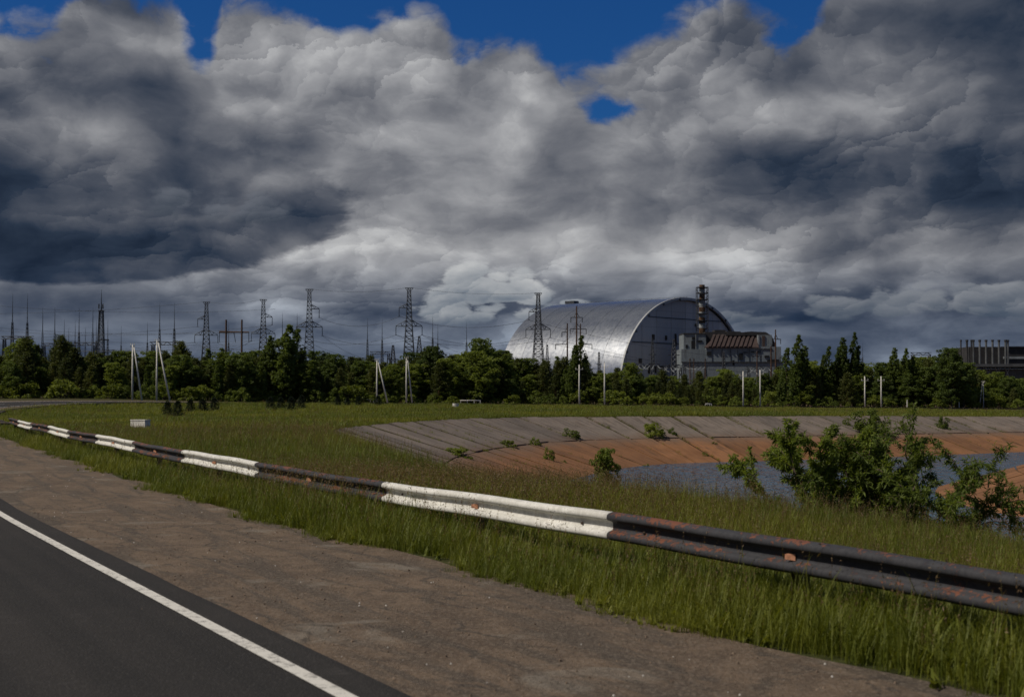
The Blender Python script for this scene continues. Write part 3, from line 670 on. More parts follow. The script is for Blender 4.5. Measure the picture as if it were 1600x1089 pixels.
ZONES = [(35, 'under the two tallest lightning masts'), (80, 'between the two tall pines under the masts'), (125, 'just left of the radio tower'), (185, 'at the foot of the radio tower'), (232, 'behind the braced pole at the curve'), (275, 'behind the taller braced pole'), (335, 'below the pylon by the rusty portal'), (395, 'below the rusty line portal'), (470, 'around the twin topped tall tree'), (530, 'right of the pylon near the twin topped tree'), (585, 'left of the wide braced pole'),
         (625, 'between the two braced poles before the wood'), (670, 'behind the narrow braced pole'), (725, 'behind the white concrete ring'), (785, 'around the tallest broadleaf tree left of the arch'), (835, 'at the left foot of the arch'), (880, 'below the pylon before the arch'), (930, 'beside the tall pointed tree before the arch'), (985, 'at the near corner of the arch'), (1040, 'below the arch end wall'), (1090, 'below the vent stack'), (1150, 'below the rust brown roof'), (1215, 'at the right end of the pale building'),
         (1275, 'beside the broad windblown tree'), (1345, 'in the close group of poplars'), (1430, 'behind the linked pair of thin poles'), (1475, 'left of the round crowned tree'), (1530, 'beside the round crowned tree'), (9999, 'below the hall with many stacks')]
def zone(px): return next(w for e, w in ZONES if px < e)
def tree_label(form, px, row): return {'pine': ('dark shaggy pine', 'dark shaggy pine in the front row', 'dark pine in the rear row'), 'leafy': ('green broadleaf tree', 'green broadleaf tree in the front row', 'green broadleaf tree in the rear row'), 'poplar': ('slender dark poplar', 'slender dark poplar in the front row', 'slender dark poplar in the rear row')}[form][row] + ' ' + zone(px)
def put(form, px, top, label=None, dD=0.0, wide=1.0, idx=None, group=None, rz=None, row=0):
    D = dtree(px) + dD; x = at(px, D); z = float(T(x, D)); h = height(top, D) - z; ps = PROTO[form]; p = ps[idx if idx is not None else random.randrange(len(ps))]
    return plant(p, x, D, h, label or tree_label(form, px, row), 'tree', group or ('pines in the tree belt' if form == 'pine' else 'broadleaf trees in the tree belt'), wide=wide, rz=rz)
# tall ones that stand out
put('poplar', 436, 507, 'very tall dense dark tree with twin rounded tops by the left pylons', -4, 1.5, 0, 'tall dark trees over the belt', 0.0)
put('poplar', 452, 514, 'tall dark tree close against the twin topped one', -2, 1.3, 1, 'tall dark trees over the belt', 0.0)
put('poplar', 412, 524, 'slightly lower dark tree, left neighbour of the twin topped one', -3, 1.2, 2, 'tall dark trees over the belt', 0.0)
put('poplar', 900, 524, 'tall pointed leafy tree standing before the silver arch', -6, .95, 1, 'tall dark trees over the belt', 0.0)
put('poplar', 891, 555, 'lower leafy tree leaning on the pointed tree before the silver arch', -7, 1.1, 2, 'tall dark trees over the belt', 0.0)
put('poplar', 1237, 523, 'broad windblown tree just right of the rust roofed building', -3, 1.15, 0, 'tall dark trees over the belt', 0.0)
put('poplar', 1248, 540, 'lower windblown tree beside the rust roofed building', -1, 1.2, 2, 'tall dark trees over the belt', 0.0)
for px, tp, i, wd in ((1288, 541, 1, .9), (1308, 527, 2, 1.0), (1327, 519, 0, .85), (1334, 540, 1, .9)): put('poplar', px, tp, 'windblown poplar in the close group of pointed tops', -2, wd, i, 'group of windblown poplars', 0.0)
for px, tp, i, wd in ((1390, 543, 2, 1.0), (1408, 544, 0, 1.0), (1420, 556, 1, 1.0)): put('poplar', px, tp, 'dark windblown poplar behind the linked pair of thin poles', -2, wd, i, 'poplars behind the linked poles', 0.0)
put('leafy', 1487, 543, 'large round crowned tree before the hall with many stacks', -14, 1.1, 3); put('leafy', 1505, 566, 'lower broad tree before the hall with many stacks', -10, 1.2, 4)
put('leafy', 750, 528, 'tallest broadleaf tree left of the silver arch', -1, .9, 3); put('leafy', 672, 540, 'round topped broadleaf tree beside the pylon left of the arch', 0, .9, 3); put('leafy', 985, 566, None, -2, 1.0)
for px, tp in ((40, 526), (95, 523)): put('pine', px, tp, 'tall dark pine rising over the belt under the lightning masts', 0, 1.2, None, 'tall pines under the masts')
def form_at(px):
    r = random.random()
    if random.random() < .08 and not 930 < px < 1220: return 'poplar'
    if px < 330: return 'pine' if r < .72 else 'leafy'
    if 470 < px < 600: return 'pine' if r < .75 else 'leafy'
    if px > 1430: return 'leafy' if r < .7 else 'pine'
    return 'leafy' if r < .42 else 'pine'
for row, (dD, drop, step) in enumerate(((4, 2, 15), (-5, 17, 17), (14, -2, 21))):
    px = -70 + row * 5
    while px < 1690:
        tp = float(np.interp(px, SKY_X, SKY_Y)) + drop + random.uniform(-5, 15) * (1.0 if row != 1 else 1.4)
        f = form_at(px); put(f, px, min(tp, 606), None, dD + random.uniform(-2.5, 2.5), random.uniform(.95, 1.25) * (1.15 if f == 'leafy' else 1.2), row=row); px += step * random.uniform(.7, 1.3)
# undergrowth along the edge of the belt
px = -60
while px < 1690:
    bright = random.random() < (.75 if 690 < px < 830 or 935 < px < 1090 else .4 if px < 120 else .28)
    D = dtree(px) - 8 + random.uniform(-4, 3); x = at(px, D); h = random.uniform(1.0, 3.0) * (1.2 if bright else 1.0)
    plant(PROTO['bush'][random.randrange(2) if bright else 2 + random.randrange(2)], x, D, h, ('yellow green bush ' if bright else 'dull green bush ') + zone(px), 'bush', 'yellow green bushes along the trees' if bright else 'dull green bushes along the trees', wide=random.uniform(.9, 1.3))
    px += random.uniform(11, 24)
# wood behind, one mass
g = np.random.default_rng(5); n = 60000; pxs = g.uniform(-120, 1720, n); Ds = np.interp(pxs, [-100, 0, 200, 400, 640, 900, 1200, 1600, 1720], [252, 252, 258, 270, 286, 296, 308, 332, 340]) + 22 + g.uniform(0, 14, n); xs = (pxs - 800) / F * Ds
tp = np.interp(pxs, SKY_X, SKY_Y) + 14; hh = (HC + (YH - tp) * Ds / F - T(xs, Ds)) * (.75 + .25 * np.sin(xs * 1.1 + 2 * np.sin(xs * .37)))
C = np.c_[xs, Ds, T(xs, Ds) + hh * g.random(n) ** .7]; A, B = leaves(C, g.normal(size=(n, 3)) + np.array([0, -.5, .6]), .28, .2, g)
wd = obj('distant_wood', leafmesh('distant_wood', C, A, B), FOL['dark']); kind(wd, 'stuff'); tag(wd, 'dense dark wood filling the belt behind the front trees', 'wood')

# planted spruces, shrubs on the banks
for lst, lab, grp in ((((262, 651), (278, 652), (298, 648), (317, 648), (335, 646)), 'little dark spruce in the row of five on the grass', 'row of five small spruces'),
                 (((423, 643), (439, 642), (455, 643), (471, 640)), 'little dark spruce in the row of four on the grass', 'row of four small spruces'),
                 (((528, 636), (543, 636.5), (560, 636.5), (591, 636)), 'little dark spruce in the loose row near the braced pole', 'loose row of small spruces')):
    for px, py in lst: x, y = ground_at(px, py); plant(random.choice(PROTO['spruce']), x, y, (26 if py > 645 else 23 if py > 638 else 17) * y / F * random.uniform(.9, 1.08), lab, 'spruce', grp, wide=random.uniform(.9, 1.15))
def bank_shrub(px, py, wpx, hpx, label, i=2, group=None):
    """a shrub rooted on the far slope where the pixel's ray meets it"""
    Ds = np.arange(40, 175, .5); xs = (px - 800) / F * Ds; hit = np.where(land(xs, Ds) >= HC - (py - YH) * Ds / F)[0]
    if not len(hit): return
    best = (xs[hit[0]], Ds[hit[0]], float(land(xs[hit[:1]], Ds[hit[:1]])[0]))
    x, D_, z = best; h = hpx * D_ / F
    p = PROTO['bush'][i]; plant(p, x, D_, h, label, 'shrub', group, wide=wpx / hpx / 1.35, z=z - .05)
bank_shrub(1357, 681, 66, 44, 'big dark round shrub growing on the far concrete slope', 3)
bank_shrub(1472, 673, 24, 24, 'dark shrub right of the big round one on the far slope', 3); bank_shrub(1410, 676, 17, 22, 'small upright shrub between the two dark ones on the far slope', 3)
bank_shrub(890, 688, 34, 19, 'low green shrub in a joint at the top of the orange band', 2); bank_shrub(835, 700, 22, 18, 'green shrub left of the low one in a slab joint', 2); bank_shrub(795, 701, 24, 15, 'small pale green shrub on the grey slabs', 1)
bank_shrub(1020, 686, 34, 25, 'loose yellow green shrub on the grey slabs of the far slope', 1); bank_shrub(1049, 682, 17, 15, 'small round green shrub next to the loose yellow green one', 2); bank_shrub(857, 723, 20, 26, 'upright green shrub on the orange slabs', 2)
bank_shrub(712, 716, 44, 17, 'wide low yellow green shrub at the grass edge of the slabs', 1); bank_shrub(1322, 668, 14, 16, 'little shrub left of the big dark round one', 2)
for px, py in ((1010, 734), (1100, 716), (1148, 716), (1225, 705), (880, 727), (1115, 700)): bank_shrub(px, py, 15, 9, 'little tuft of weeds in a joint of the far slope', 2, 'weed tufts on the far slope')

def willow(name, base, stems, label, seed, leaf=(.056, .0105), per=85, wild=1.0):
    """open shrub: arching stems, side twigs, narrow hanging leaves"""
    g = np.random.default_rng(seed); o = thing(name, label, 'shrub', base); wood = MB(); C, A, B = [], [], []
    def twig(p, d, L, r, depth):
        pts = [np.array(p)]; d = unit(np.array(d)); n = 7
        for i in range(n): d = unit(d + g.normal(0, .13, 3) + np.array([0, 0, -.05 * depth])); pts.append(pts[-1] + d * L / n)
        wood.tube(pts, [r * (1 - .85 * i / n) + .0015 for i in range(n + 1)], 5 if depth < 2 else 3, cap=False)
        if depth < 2:
            for _ in range(12 if depth == 0 else 6):
                i = g.integers(2, n + 1); twig(pts[i], d + g.normal(0, .75 * wild, 3) + np.array([0, 0, .12]), L * g.uniform(.26, .48) * wild ** .5, r * .5, depth + 1)
        if depth > 0:
            m = int(per * L / .45) + 5
            for _ in range(m):
                u = g.uniform(.12, 1.0) * n; i = min(int(u), n - 1); q = pts[i] + (pts[i + 1] - pts[i]) * (u - i); a = unit(g.normal(0, .6, 3) + d * .55 + np.array([0, 0, -.35])); l = leaf[0] * g.uniform(.6, 1.25)
                b = unit(np.cross(a, g.normal(size=3) + np.array([0, 0, .2]))); C.append(q + a * l * 1.05); A.append(a * l); B.append(b * leaf[1] * g.uniform(.8, 1.3))
    for (dx, dy, L, off) in stems: twig((off[0], off[1], -.15), (dx, dy, 1.0), L, .022, 0)
    wood.build('stem', M['bark'], o); obj('foliage', leafmesh('foliage', np.array(C), np.array(A), np.array(B)), FOL['willow'], o); return o
def near_slope(px, D, dz=0.0): x = at(px, D); return (x, D, float(land(np.array([x]), np.array([D]))[0]) + dz)
g = np.random.default_rng(3)
b = near_slope(1425, 24.5)
willow('willow_shrub', b, [(g.normal(0, .14) + e * .24, g.normal(0, .25), g.uniform(1.8, 2.4) * (1 - .18 * abs(e)), (e * .72, g.normal(0, .25))) for e in np.linspace(-1.0, .7, 20)], 'large spreading willow shrub hanging over the channel behind the grass', 21, wild=.66, per=50)
b = near_slope(1300, 24.8)
willow('willow_shrub', b, [(g.normal(0, .12) + e * .12, g.normal(0, .2), g.uniform(1.65, 2.2), (e * .24, g.normal(0, .12))) for e in np.linspace(-1, 1, 9)], 'narrower upright willow shrub beside the large spreading one', 22, wild=.42)
b = near_slope(945, 35.0)
plant(PROTO['leafy'][1], b[0], b[1], height(699, 35.0) - b[2], 'small leafy sapling at the left end of the water', 'sapling', None, .6, .72, b[2])

# ------------------------------------------------------------------ grass: blades in tufts, scattered
def m_grass():
    m, t, b = material('grass_blades'); n_ = t.nodes.new('ShaderNodeAttribute'); n_.attribute_name = 'tone'; tone = S(t, n_.outputs['Fac']); ob = oinfo(t); p = oinfo(t, 'Location'); isl = geo(t, 'Random Per Island')
    big = noise(t, p, .22, 4, .6); sm = noise(t, p, 1.4, 3, .6)
    col = mixc(t, (ob * .35 + isl * .35 + (big - .5) * 1.3 + (sm - .5) * .6 + .15).clamp(), (.060, .090, .010), (.185, .205, .030))
    col = mixc(t, ((sm - .5) * 1.6 + (big - .5) * .8 + isl * .5).step(.45, .8) * .5, col, (.16, .125, .045))
    col = mixc(t, noise(t, p, .07, 3, .55).step(.45, .60) * .7, col, mixc(t, isl, (.135, .148, .014), (.29, .285, .040)))
    seed = mixc(t, isl, (.11, .065, .035), (.22, .15, .075))
    col = mixc(t, tone, col, seed); setc(t, b, col, .55); b.inputs['Specular IOR Level'].default_value = .3
    tr = t.nodes.new('ShaderNodeBsdfTranslucent'); t.links.new(mixc(t, 1.0, col, (1.3, 1.25, .5), 'MULTIPLY').k, tr.inputs[0]); mx = t.nodes.new('ShaderNodeMixShader'); mx.inputs[0].default_value = .38
    t.links.new(b.outputs[0], mx.inputs[1]); t.links.new(tr.outputs[0], mx.inputs[2]); t.links.new(mx.outputs[0], t.nodes['Material Output'].inputs[0]); return m
M['grass'] = m_grass()
def tuft(name, n, h, spread, wd, seed, lean=.35, heads=0):
    g = np.random.default_rng(seed); V, Fc, tn = [], [], []
    for i in range(n):
        a = g.uniform(0, 6.283); r = spread * math.sqrt(g.random()); p = np.array([r * math.cos(a), r * math.sin(a), 0]); L = h * g.uniform(.55, 1.15); b = g.uniform(0, 6.283); le = lean * g.uniform(.3, 1.5)
        dv = np.array([math.cos(b), math.sin(b), 0]); s = np.array([-dv[1], dv[0], 0]); w = wd * g.uniform(.7, 1.3); k = len(V); head = i < heads
        if head: L *= 1.3; w *= .4; le *= .5
        for u, ww in ((0, 1.0), (.45, .85), (.8, .5)):
            c = p + np.array([0, 0, L * u * (1 - .25 * le * u)]) + dv * L * le * u * u; V += [c - s * w * ww / 2, c + s * w * ww / 2]; tn += [0.0 if not head else .45] * 2
        tip = p + np.array([0, 0, L * (1 - .25 * le)]) + dv * L * le; V.append(tip); tn.append(0.0 if not head else 1.0)
        Fc += [(k, k + 1, k + 3, k + 2), (k + 2, k + 3, k + 5, k + 4), (k + 4, k + 5, k + 6)]
        if head:                                   # loose brown seed head
            for q in range(9):
                u = .72 + .32 * q / 9; c = p + np.array([0, 0, L * u * (1 - .25 * le)]) + dv * L * le * u * u; e = unit(g.normal(size=3) + np.array([0, 0, .8])) * L * .055 * (1.25 - q / 9); f = unit(np.cross(e, g.normal(size=3))) * .0035 * wd / .006
                j = len(V); V += [c, c + e * .5 + f, c + e, c + e * .5 - f]; tn += [1.0] * 4; Fc.append((j, j + 1, j + 2, j + 3))
    me = bpy.data.meshes.new(name); me.from_pydata([tuple(v) for v in V], [], Fc); me.update(); at_ = me.attributes.new('tone', 'FLOAT', 'POINT'); at_.data.foreach_set('value', tn); me.materials.append(M['grass'])
    o = bpy.data.objects.new(name, me); return o
TC = bpy.data.collections.new('grass_tufts')
for nm, a in (('a0', (16, .34, .09, .007, 1)), ('a1', (14, .30, .10, .008, 2, .5)), ('a2', (18, .26, .11, .006, 3, .6)), ('b0', (13, .44, .12, .007, 4, .3, 3)), ('b1', (12, .42, .12, .006, 5, .35, 4)), ('c0', (15, .22, .16, .016, 6, .6)), ('c1', (15, .26, .18, .015, 7, .5, 3)), ('d0', (11, .17, .07, .028, 8, 1.1)), ('d1', (9, .24, .06, .034, 9, .9))):
    TC.objects.link(tuft('tuft_' + nm, *a))
def grass(name, pts, scale, idx, label):
    me = bpy.data.meshes.new(name); me.from_pydata([tuple(p) for p in pts], [], []); n = len(pts)
    for nm, ty, val in (('gs', 'FLOAT', scale), ('gr', 'FLOAT', rng.uniform(0, 6.283, n)), ('gi', 'INT', idx)): a = me.attributes.new(nm, ty, 'POINT'); a.data.foreach_set('value', np.asarray(val))
    o = obj(name, me, M['grass']); kind(o, 'stuff'); tag(o, label, 'grass')
    ng = bpy.data.node_groups.new('scatter', 'GeometryNodeTree'); ng.interface.new_socket('Geometry', in_out='INPUT', socket_type='NodeSocketGeometry'); ng.interface.new_socket('Geometry', in_out='OUTPUT', socket_type='NodeSocketGeometry')
    N = ng.nodes; gi = N.new('NodeGroupInput'); go = N.new('NodeGroupOutput'); ip = N.new('GeometryNodeInstanceOnPoints'); ci = N.new('GeometryNodeCollectionInfo'); ci.inputs[0].default_value = TC; ci.inputs[1].default_value = True; ci.inputs[2].default_value = True
    def na(nm, ty): q = N.new('GeometryNodeInputNamedAttribute'); q.data_type = ty; q.inputs[0].default_value = nm; return q.outputs[0]
    cr = N.new('ShaderNodeCombineXYZ'); L = ng.links; L.new(na('gr', 'FLOAT'), cr.inputs[2]); L.new(gi.outputs[0], ip.inputs['Points']); L.new(ci.outputs[0], ip.inputs['Instance']); ip.inputs['Pick Instance'].default_value = True
    L.new(na('gi', 'INT'), ip.inputs['Instance Index']); L.new(cr.outputs[0], ip.inputs['Rotation']); L.new(na('gs', 'FLOAT'), ip.inputs['Scale']); L.new(ip.outputs[0], go.inputs[0])
    md = o.modifiers.new('scatter', 'NODES'); md.node_group = ng; return o
def lat(Q):
    """signed distance from the barrier line, + to its right"""
    d = segdist(Q, PATH, False); i = np.argmin(((Q[:, None, :] - PATH[None, ::4, :]) ** 2).sum(2), 1) * 4; i = np.clip(i, 0, len(PATH) - 1)
    return d * np.sign(((Q - PATH[i]) * NP[i]).sum(1))
def scatter(n, y0, y1, seed, margin=1.12, power=1.0):
    g = np.random.default_rng(seed); y = y0 + (y1 - y0) * g.random(n) ** power; x = (g.uniform(-800, 800, n) * margin) / F * y; x += g.uniform(-1.5, 1.5, n); keep = g.random(n) < 1; return np.c_[x, y][keep], g
def grass_band(name, n, y0, y1, seed, label, sc, power=1.0):
    Q, g = scatter(n, y0, y1, seed, power=power); l = lat(Q)
    wob = .25 * np.sin(Q[:, 1] * .8) + .2 * np.sin(Q[:, 1] * 2.3 + Q[:, 0]) + g.normal(0, .10, len(Q))
    ok = (l > -1.12 + wob * .9); Q, l = Q[ok], l[ok]
    ins = inside(Q, CHAN); d = np.zeros(len(Q)); d[ins] = segdist(Q[ins], CHAN, True)
    lim = np.where(Q[:, 1] < 66, 1.6, .12); ok = (~ins) | (d < lim); Q, l, ins, d = Q[ok], l[ok], ins[ok], d[ok]
    bare = .5 + .5 * np.sin(Q[:, 0] * .31 + 1.3 * np.sin(Q[:, 1] * .17)) * np.sin(Q[:, 1] * .23 + np.sin(Q[:, 0] * .19)); ok = g.random(len(Q)) < .55 + .45 * bare; Q, l, d = Q[ok], l[ok], d[ok]
    z = land(Q[:, 0], Q[:, 1]); n = len(Q)
    tall = ss(l, .4, 2.0) * (1 - ss(Q[:, 1], 60, 95)); edge = ss(l, -1.5, -.75)
    seedy = g.random(n) < tall * .17 + .09; idx = np.where(seedy, g.integers(3, 5, n), g.integers(0, 3, n))
    s = sc * (.40 + .68 * edge) * (1.0 - .06 * tall) * g.uniform(.5, 1.35, n) * (.62 + .6 * bare[ok] if len(bare) == len(ok) else 1.0)
    s = s * (1 + .28 * np.exp(-(l / .45) ** 2) * (1 - ss(Q[:, 1], 13, 18))); idx = np.where((g.random(n) < .05 + .30 * (1 - edge)) & (Q[:, 1] < 40), g.integers(7, 9, n), idx)
    if y0 > 40: idx = np.where(seedy, 6, 5)
    print(name, n); return grass(name, np.c_[Q, z], s, idx, label)
grass_band('grass', 95000, 7.0, 30.0, 1, 'tall seeding grass around and behind the near crash barrier', 1.0, .62)
grass_band('meadow_grass', 60000, 30.0, 66.0, 2, 'rough grass on the near bank between the barrier and the channel', 1.12)
grass_band('field_grass', 60000, 62.0, 138.0, 3, 'mown green grass field round the head of the channel', 1.25)
grass_band('verge_grass', 42000, 124.0, 262.0, 4, 'strip of grass along the top of the far bank', 1.7)
# weeds in the joints between the slabs
pts, scl = [], []
for s_, gap in JOINTS:
    if gap < .2 and random.random() < .6: continue
    for _ in range(int(random.uniform(14, 60))):
        d = random.uniform(.1, 12.0) if random.random() < .4 else random.uniform(.1, 6.5); X, Y = bp(s_ + random.uniform(-.05, gap + .05), d); pts.append((X, Y, float(chan_z(X, Y, d)))); scl.append(random.uniform(.5, 1.15))
for s_ in np.arange(sB[i_tip], sB[i_end], .12): X, Y = bp(s_, random.gauss(.05, .18)); pts.append((X, Y, float(T(X, Y)))); scl.append(random.uniform(.5, 1.2))
grass('joint_weeds', pts, scl, rng.integers(5, 7, len(pts)), 'dry weeds growing in the joints between the bank slabs')
# loose chips on the shoulder
mb = MB(); g = np.random.default_rng(8)
for _ in range(150):
    q = int(g.uniform(8, 60)); o_ = g.uniform(1.1, 4.6); p = PATH[q] - NP[q] * o_ + g.normal(0, .3, 2); r = g.uniform(.004, .010); mb.tube([(p[0], p[1], .02), (p[0] + g.normal(0, .003), p[1], .02 + r)], [r, r * .6], 5)
mg = MB()
for _ in range(1500):
    q = int(g.uniform(8, 48)); o_ = 4.5 - 3.4 * g.random() ** (1.6 if g.random() < .6 else .5); p = PATH[q] - NP[q] * o_ + g.normal(0, .3, 2); r = g.uniform(.005, .017); mg.tube([(p[0], p[1], .018), (p[0] + g.normal(0, .004), p[1] + g.normal(0, .004), .02 + r * g.uniform(.5, 1.1))], [r, r * .55], 5)
gr_ = mg.build('loose_gravel', plain('brown_gravel_stone', (.17, .125, .09), .9, .5, 4.0)); kind(gr_, 'stuff'); tag(gr_, 'loose brown gravel stones lying on the worn shoulder', 'gravel')
st = mb.build('stone_chips', M['concrete']); kind(st, 'stuff'); tag(st, 'pale stone chips scattered over the gravel shoulder', 'stones')

# ------------------------------------------------------------------ the great arch
def m_arch():
    m, t, b = material('brushed_steel_cladding'); p = coord(t); x, y, z = sep(t, p); ob = oinfo(t)
    st = noise(t, vscale(t, p, (.02, .25, .25)), 1.0, 5, .6); f = noise(t, vscale(t, p, (.10, .03, .03)), 1.0, 4, .6)
    seam = (z * .16)._m('FRACT').step(.06, .0) * .3
    setc(t, b, mixc(t, (st * .5 + f * .4 + ob * .12 + .08).step(.3, .75), (.30, .325, .37), (.44, .46, .49)), None); r = (st * .10 + f * .05 + seam * .1 + .20); t.links.new(r.k, b.inputs['Roughness']); b.inputs['Metallic'].default_value = .92; return m
M['arch'] = m_arch(); M['arch_rim'] = plain('pale_edge_cladding', (.34, .35, .36), .6, .2, .05, .3)
def m_gable():
    m, t, b = material('grey_gable_cladding'); p = coord(t); ob = oinfo(t); n = noise(t, vscale(t, p, (1, 1, .12)), .12, 5, .6); f = noise(t, p, .5, 4, .6); z = sep(t, p)[2]
    col = mixc(t, (n * .6 + ob * .4).step(.25, .75), (.34, .34, .345), (.46, .455, .45)); col = mixc(t, (z * .055)._m('FRACT').step(.05, .0) * .45, col, (.10, .10, .11)); setc(t, b, mixc(t, f.step(.6, .8) * .25, col, (.12, .115, .11)), .6); return m
M['gable'] = m_gable()
G0 = np.array([197.0, 1590.0]); ang = math.atan2(.75, .66)
arch = thing('arch_shelter', 'huge silver steel arch shelter rising over the tree belt', 'arch', (G0[0], G0[1], 0), ang)      # local x: across the gable, local y: along the hall
AW, AH, AL = 127.0, 107.5, 173.0
def prof(k, w=AW, h=AH): a = math.pi * k; c, s_ = math.cos(a), math.sin(a); return (-w * math.copysign(abs(c) ** .97, c), h * abs(s_) ** .98)
NS = 12
for i in range(NS):
    y0, y1 = AL * i / NS + (.0 if i == 0 else .12), AL * (i + 1) / NS - .12; mb = MB(); n = 64; vs = []; off = .12 * (i % 2)
    loops = []
    for (yy, sh) in ((y0, 0), (y1, 0), (y1, 0), (y1, 2.5), (y1, 2.5), (y0, 2.5), (y0, 2.5), (y0, 0)):       # edges kept apart so that only the skin is smooth
        for k in range(n + 1): x, z = prof(k / n, AW - sh - off, AH - sh - off); vs.append((x, yy, z))
    w = n + 1; fs = [(a * w + k, a * w + k + 1, (a + 1) * w + k + 1, (a + 1) * w + k) for a in (0, 2, 4, 6) for k in range(n)]
    o = mb.add(vs, fs).build('roof_segment', M['arch'], arch, smooth=True)
# end wall in upright panels
NG = 18
for yy, nm in ((4.0, 'gable_panel'), (AL - 4.0, 'gable_panel')):
    for i in range(NG):
        a0, a1 = -AW + 3 + (2 * AW - 6) * i / NG + .12, -AW + 3 + (2 * AW - 6) * (i + 1) / NG - .12; top = []
        for j in range(7): x = a0 + (a1 - a0) * j / 6; top.append((x, (AH - 3) * math.sqrt(max(0, 1 - (x / (AW - 2.5)) ** 2))))
        MB().prism([(a1, -1), (a0, -1)] + top, yy - .5 - .15 * (i % 2), yy + .5).build(nm, M['gable'], arch)
mb = MB(); n = 64; vs = []
for (yy, sh) in ((-.6, -.4), (1.5, -.4), (1.5, 2.6), (-.6, 2.6)):
    for k in range(n + 1): x, z = prof(k / n, AW - sh, AH - sh); vs.append((x, yy, z))
w = n + 1; mb.add(vs, [(a * w + k, a * w + k + 1, ((a + 1) % 4) * w + k + 1, ((a + 1) % 4) * w + k) for a in range(4) for k in range(n)]); mb.build('rim', M['arch_rim'], arch)
for zz in (30, 56, 84):
    hw = (AW - 3) * math.sqrt(1 - (zz / AH) ** 2); MB().box((0, 3.0, zz), (2 * hw, .5, .8)).build('gable_band', M['steel'], arch)
for (gx, gz, sx, sz) in ((-62, 62, 4, 6), (-38, 62, 3, 5), (-86, 36, 5, 5), (-70, 27, 4, 9), (-58, 27, 4, 7), (-46, 28, 4, 6), (-95, 24, 5, 8), (-20, 60, 3, 14), (20, 78, 3, 3)): MB().box((gx, 3.1, gz), (sx, 1.0, sz)).build('wall_opening', M['kerb'], arch)
for k in range(1, 11): x, z = prof(.06 + k * .08); MB().box((x, -.8, z - 2), (2.0, 1.4, 2.4)).build('rim_box', M['steel'], arch)
mb = MB(); mb.box((0, AL - 6, AH + 2.0), (9, 14, 3.2)); mb.build('roof_cabin', M['steel'], arch)
for yy in np.arange(2, AL - 14, 8.0): MB().tube([(0, yy, AH - .5), (0, yy, AH + 1.5)], .18, 4).build('ridge_post', M['steel'], arch)
MB().tube([(0, 0, AH + 1.5), (0, AL - 14, AH + 1.5)], .15, 4).build('ridge_rail', M['steel'], arch)

# ------------------------------------------------------------------ striped vent stack and the building before the arch
def m_wall(name, a, b_, stain, sc=.12):
    m, t, b = material(name); p = coord(t); n = noise(t, vscale(t, p, (1, 1, .25)), sc, 6, .65); f = noise(t, p, sc * 8, 4, .65); x, y, z = sep(t, p)
    col = mixc(t, (n * .6 + f * .4).step(.34, .62), a, b_); col = mixc(t, n.step(.54, .68) * .7, col, stain)
    pan = ((x * .17)._m('FRACT').step(.05, .0)).max((z * .24)._m('FRACT').step(.07, .0)); col = mixc(t, pan * .35, col, tuple(c * .4 for c in a)); setc(t, b, col, .85); return m
M['wall'] = m_wall('pale_blue_white_cladding', (.10, .122, .142), (.205, .235, .255), (.055, .06, .066)); M['rust'] = m_wall('rusty_roof_sheet', (.030, .021, .020), (.070, .040, .034), (.035, .025, .025), .2); M['darkwall'] = plain('sooty_dark_cladding', (.035, .034, .036), .85, .4, .2)
M['hallgrey'] = plain('sooty_grey_steel', (.095, .10, .105), .8, .4, .3); M['rib'] = plain('red_brown_rib', (.052, .036, .034), .8, .35, .3); M['stack_w'] = plain('faded_white_stack', (.27, .29, .30), .8, .4, .2); M['stack_r'] = plain('rusty_stack_band', (.10, .056, .030), .85, .35, .3); M['void'] = plain('dark_opening', (.012, .013, .015), .9, .2, 1.0)
def zz(py, D): return HC + (YH - py) * D / F
DS = 1572.0; stx = at(1097.5, DS); st = thing('vent_stack', 'tall rust and white banded vent stack in a lattice frame before the arch', 'chimney', (stx, DS, 0))
bands = [445, 452, 460, 469.5, 480, 487.5, 496, 505, 513, 521, 545]
for i, (a, b) in enumerate(zip(bands[:-1], bands[1:])):
    r = (4.3 if b < 471 else 5.2) * DS / 1500; MB().tube([(0, 0, zz(b, DS)), (0, 0, zz(a, DS))], r * .68, 16).build('stack_band', M['stack_r' if i % 2 == 0 else 'stack_w'], st, smooth=False)
MB().tube([(0, 0, 0), (0, 0, zz(545, DS))], 4.2, 16).build('shaft', M['stack_w'], st)
fr = MB(); zs = [zz(p, DS) for p in (449, 458, 468, 478.5, 490, 501, 513, 525)]
for zt, z2 in zip(zs[:-1], zs[1:]):
    h0 = 5.9; c = [(-h0, -h0), (h0, -h0), (h0, h0), (-h0, h0)]
    for k in range(4):
        a, b = c[k], c[(k + 1) % 4]; fr.bar((*a, zt), (*a, z2), .5); fr.bar((*a, zt), (*b, z2), .32); fr.bar((*a, zt), (*b, zt), .4)
fr.build('lattice_frame', M['steel'], st)
for p in (449, 458, 468, 490, 501): MB().tube([(0, 0, zz(p, DS) - .5), (0, 0, zz(p, DS) + .3)], 6.6, 12).build('platform', M['steel'], st)
DB = 1490.0; BX = at(1140, DB); sp = DB / F
bd = thing('reactor_building', 'long pale building with stained rust brown sloping roof before the arch', 'building', (BX, DB, 0))
def bx(name, x0, x1, y0, y1, mat, d0=0.0, d1=40.0):
    return MB().prism([((x0 - 1140) * sp, zz(y1, DB)), ((x1 - 1140) * sp, zz(y1, DB)), ((x1 - 1140) * sp, zz(y0, DB)), ((x0 - 1140) * sp, zz(y0, DB))], d0, d1).build(name, M[mat], bd)
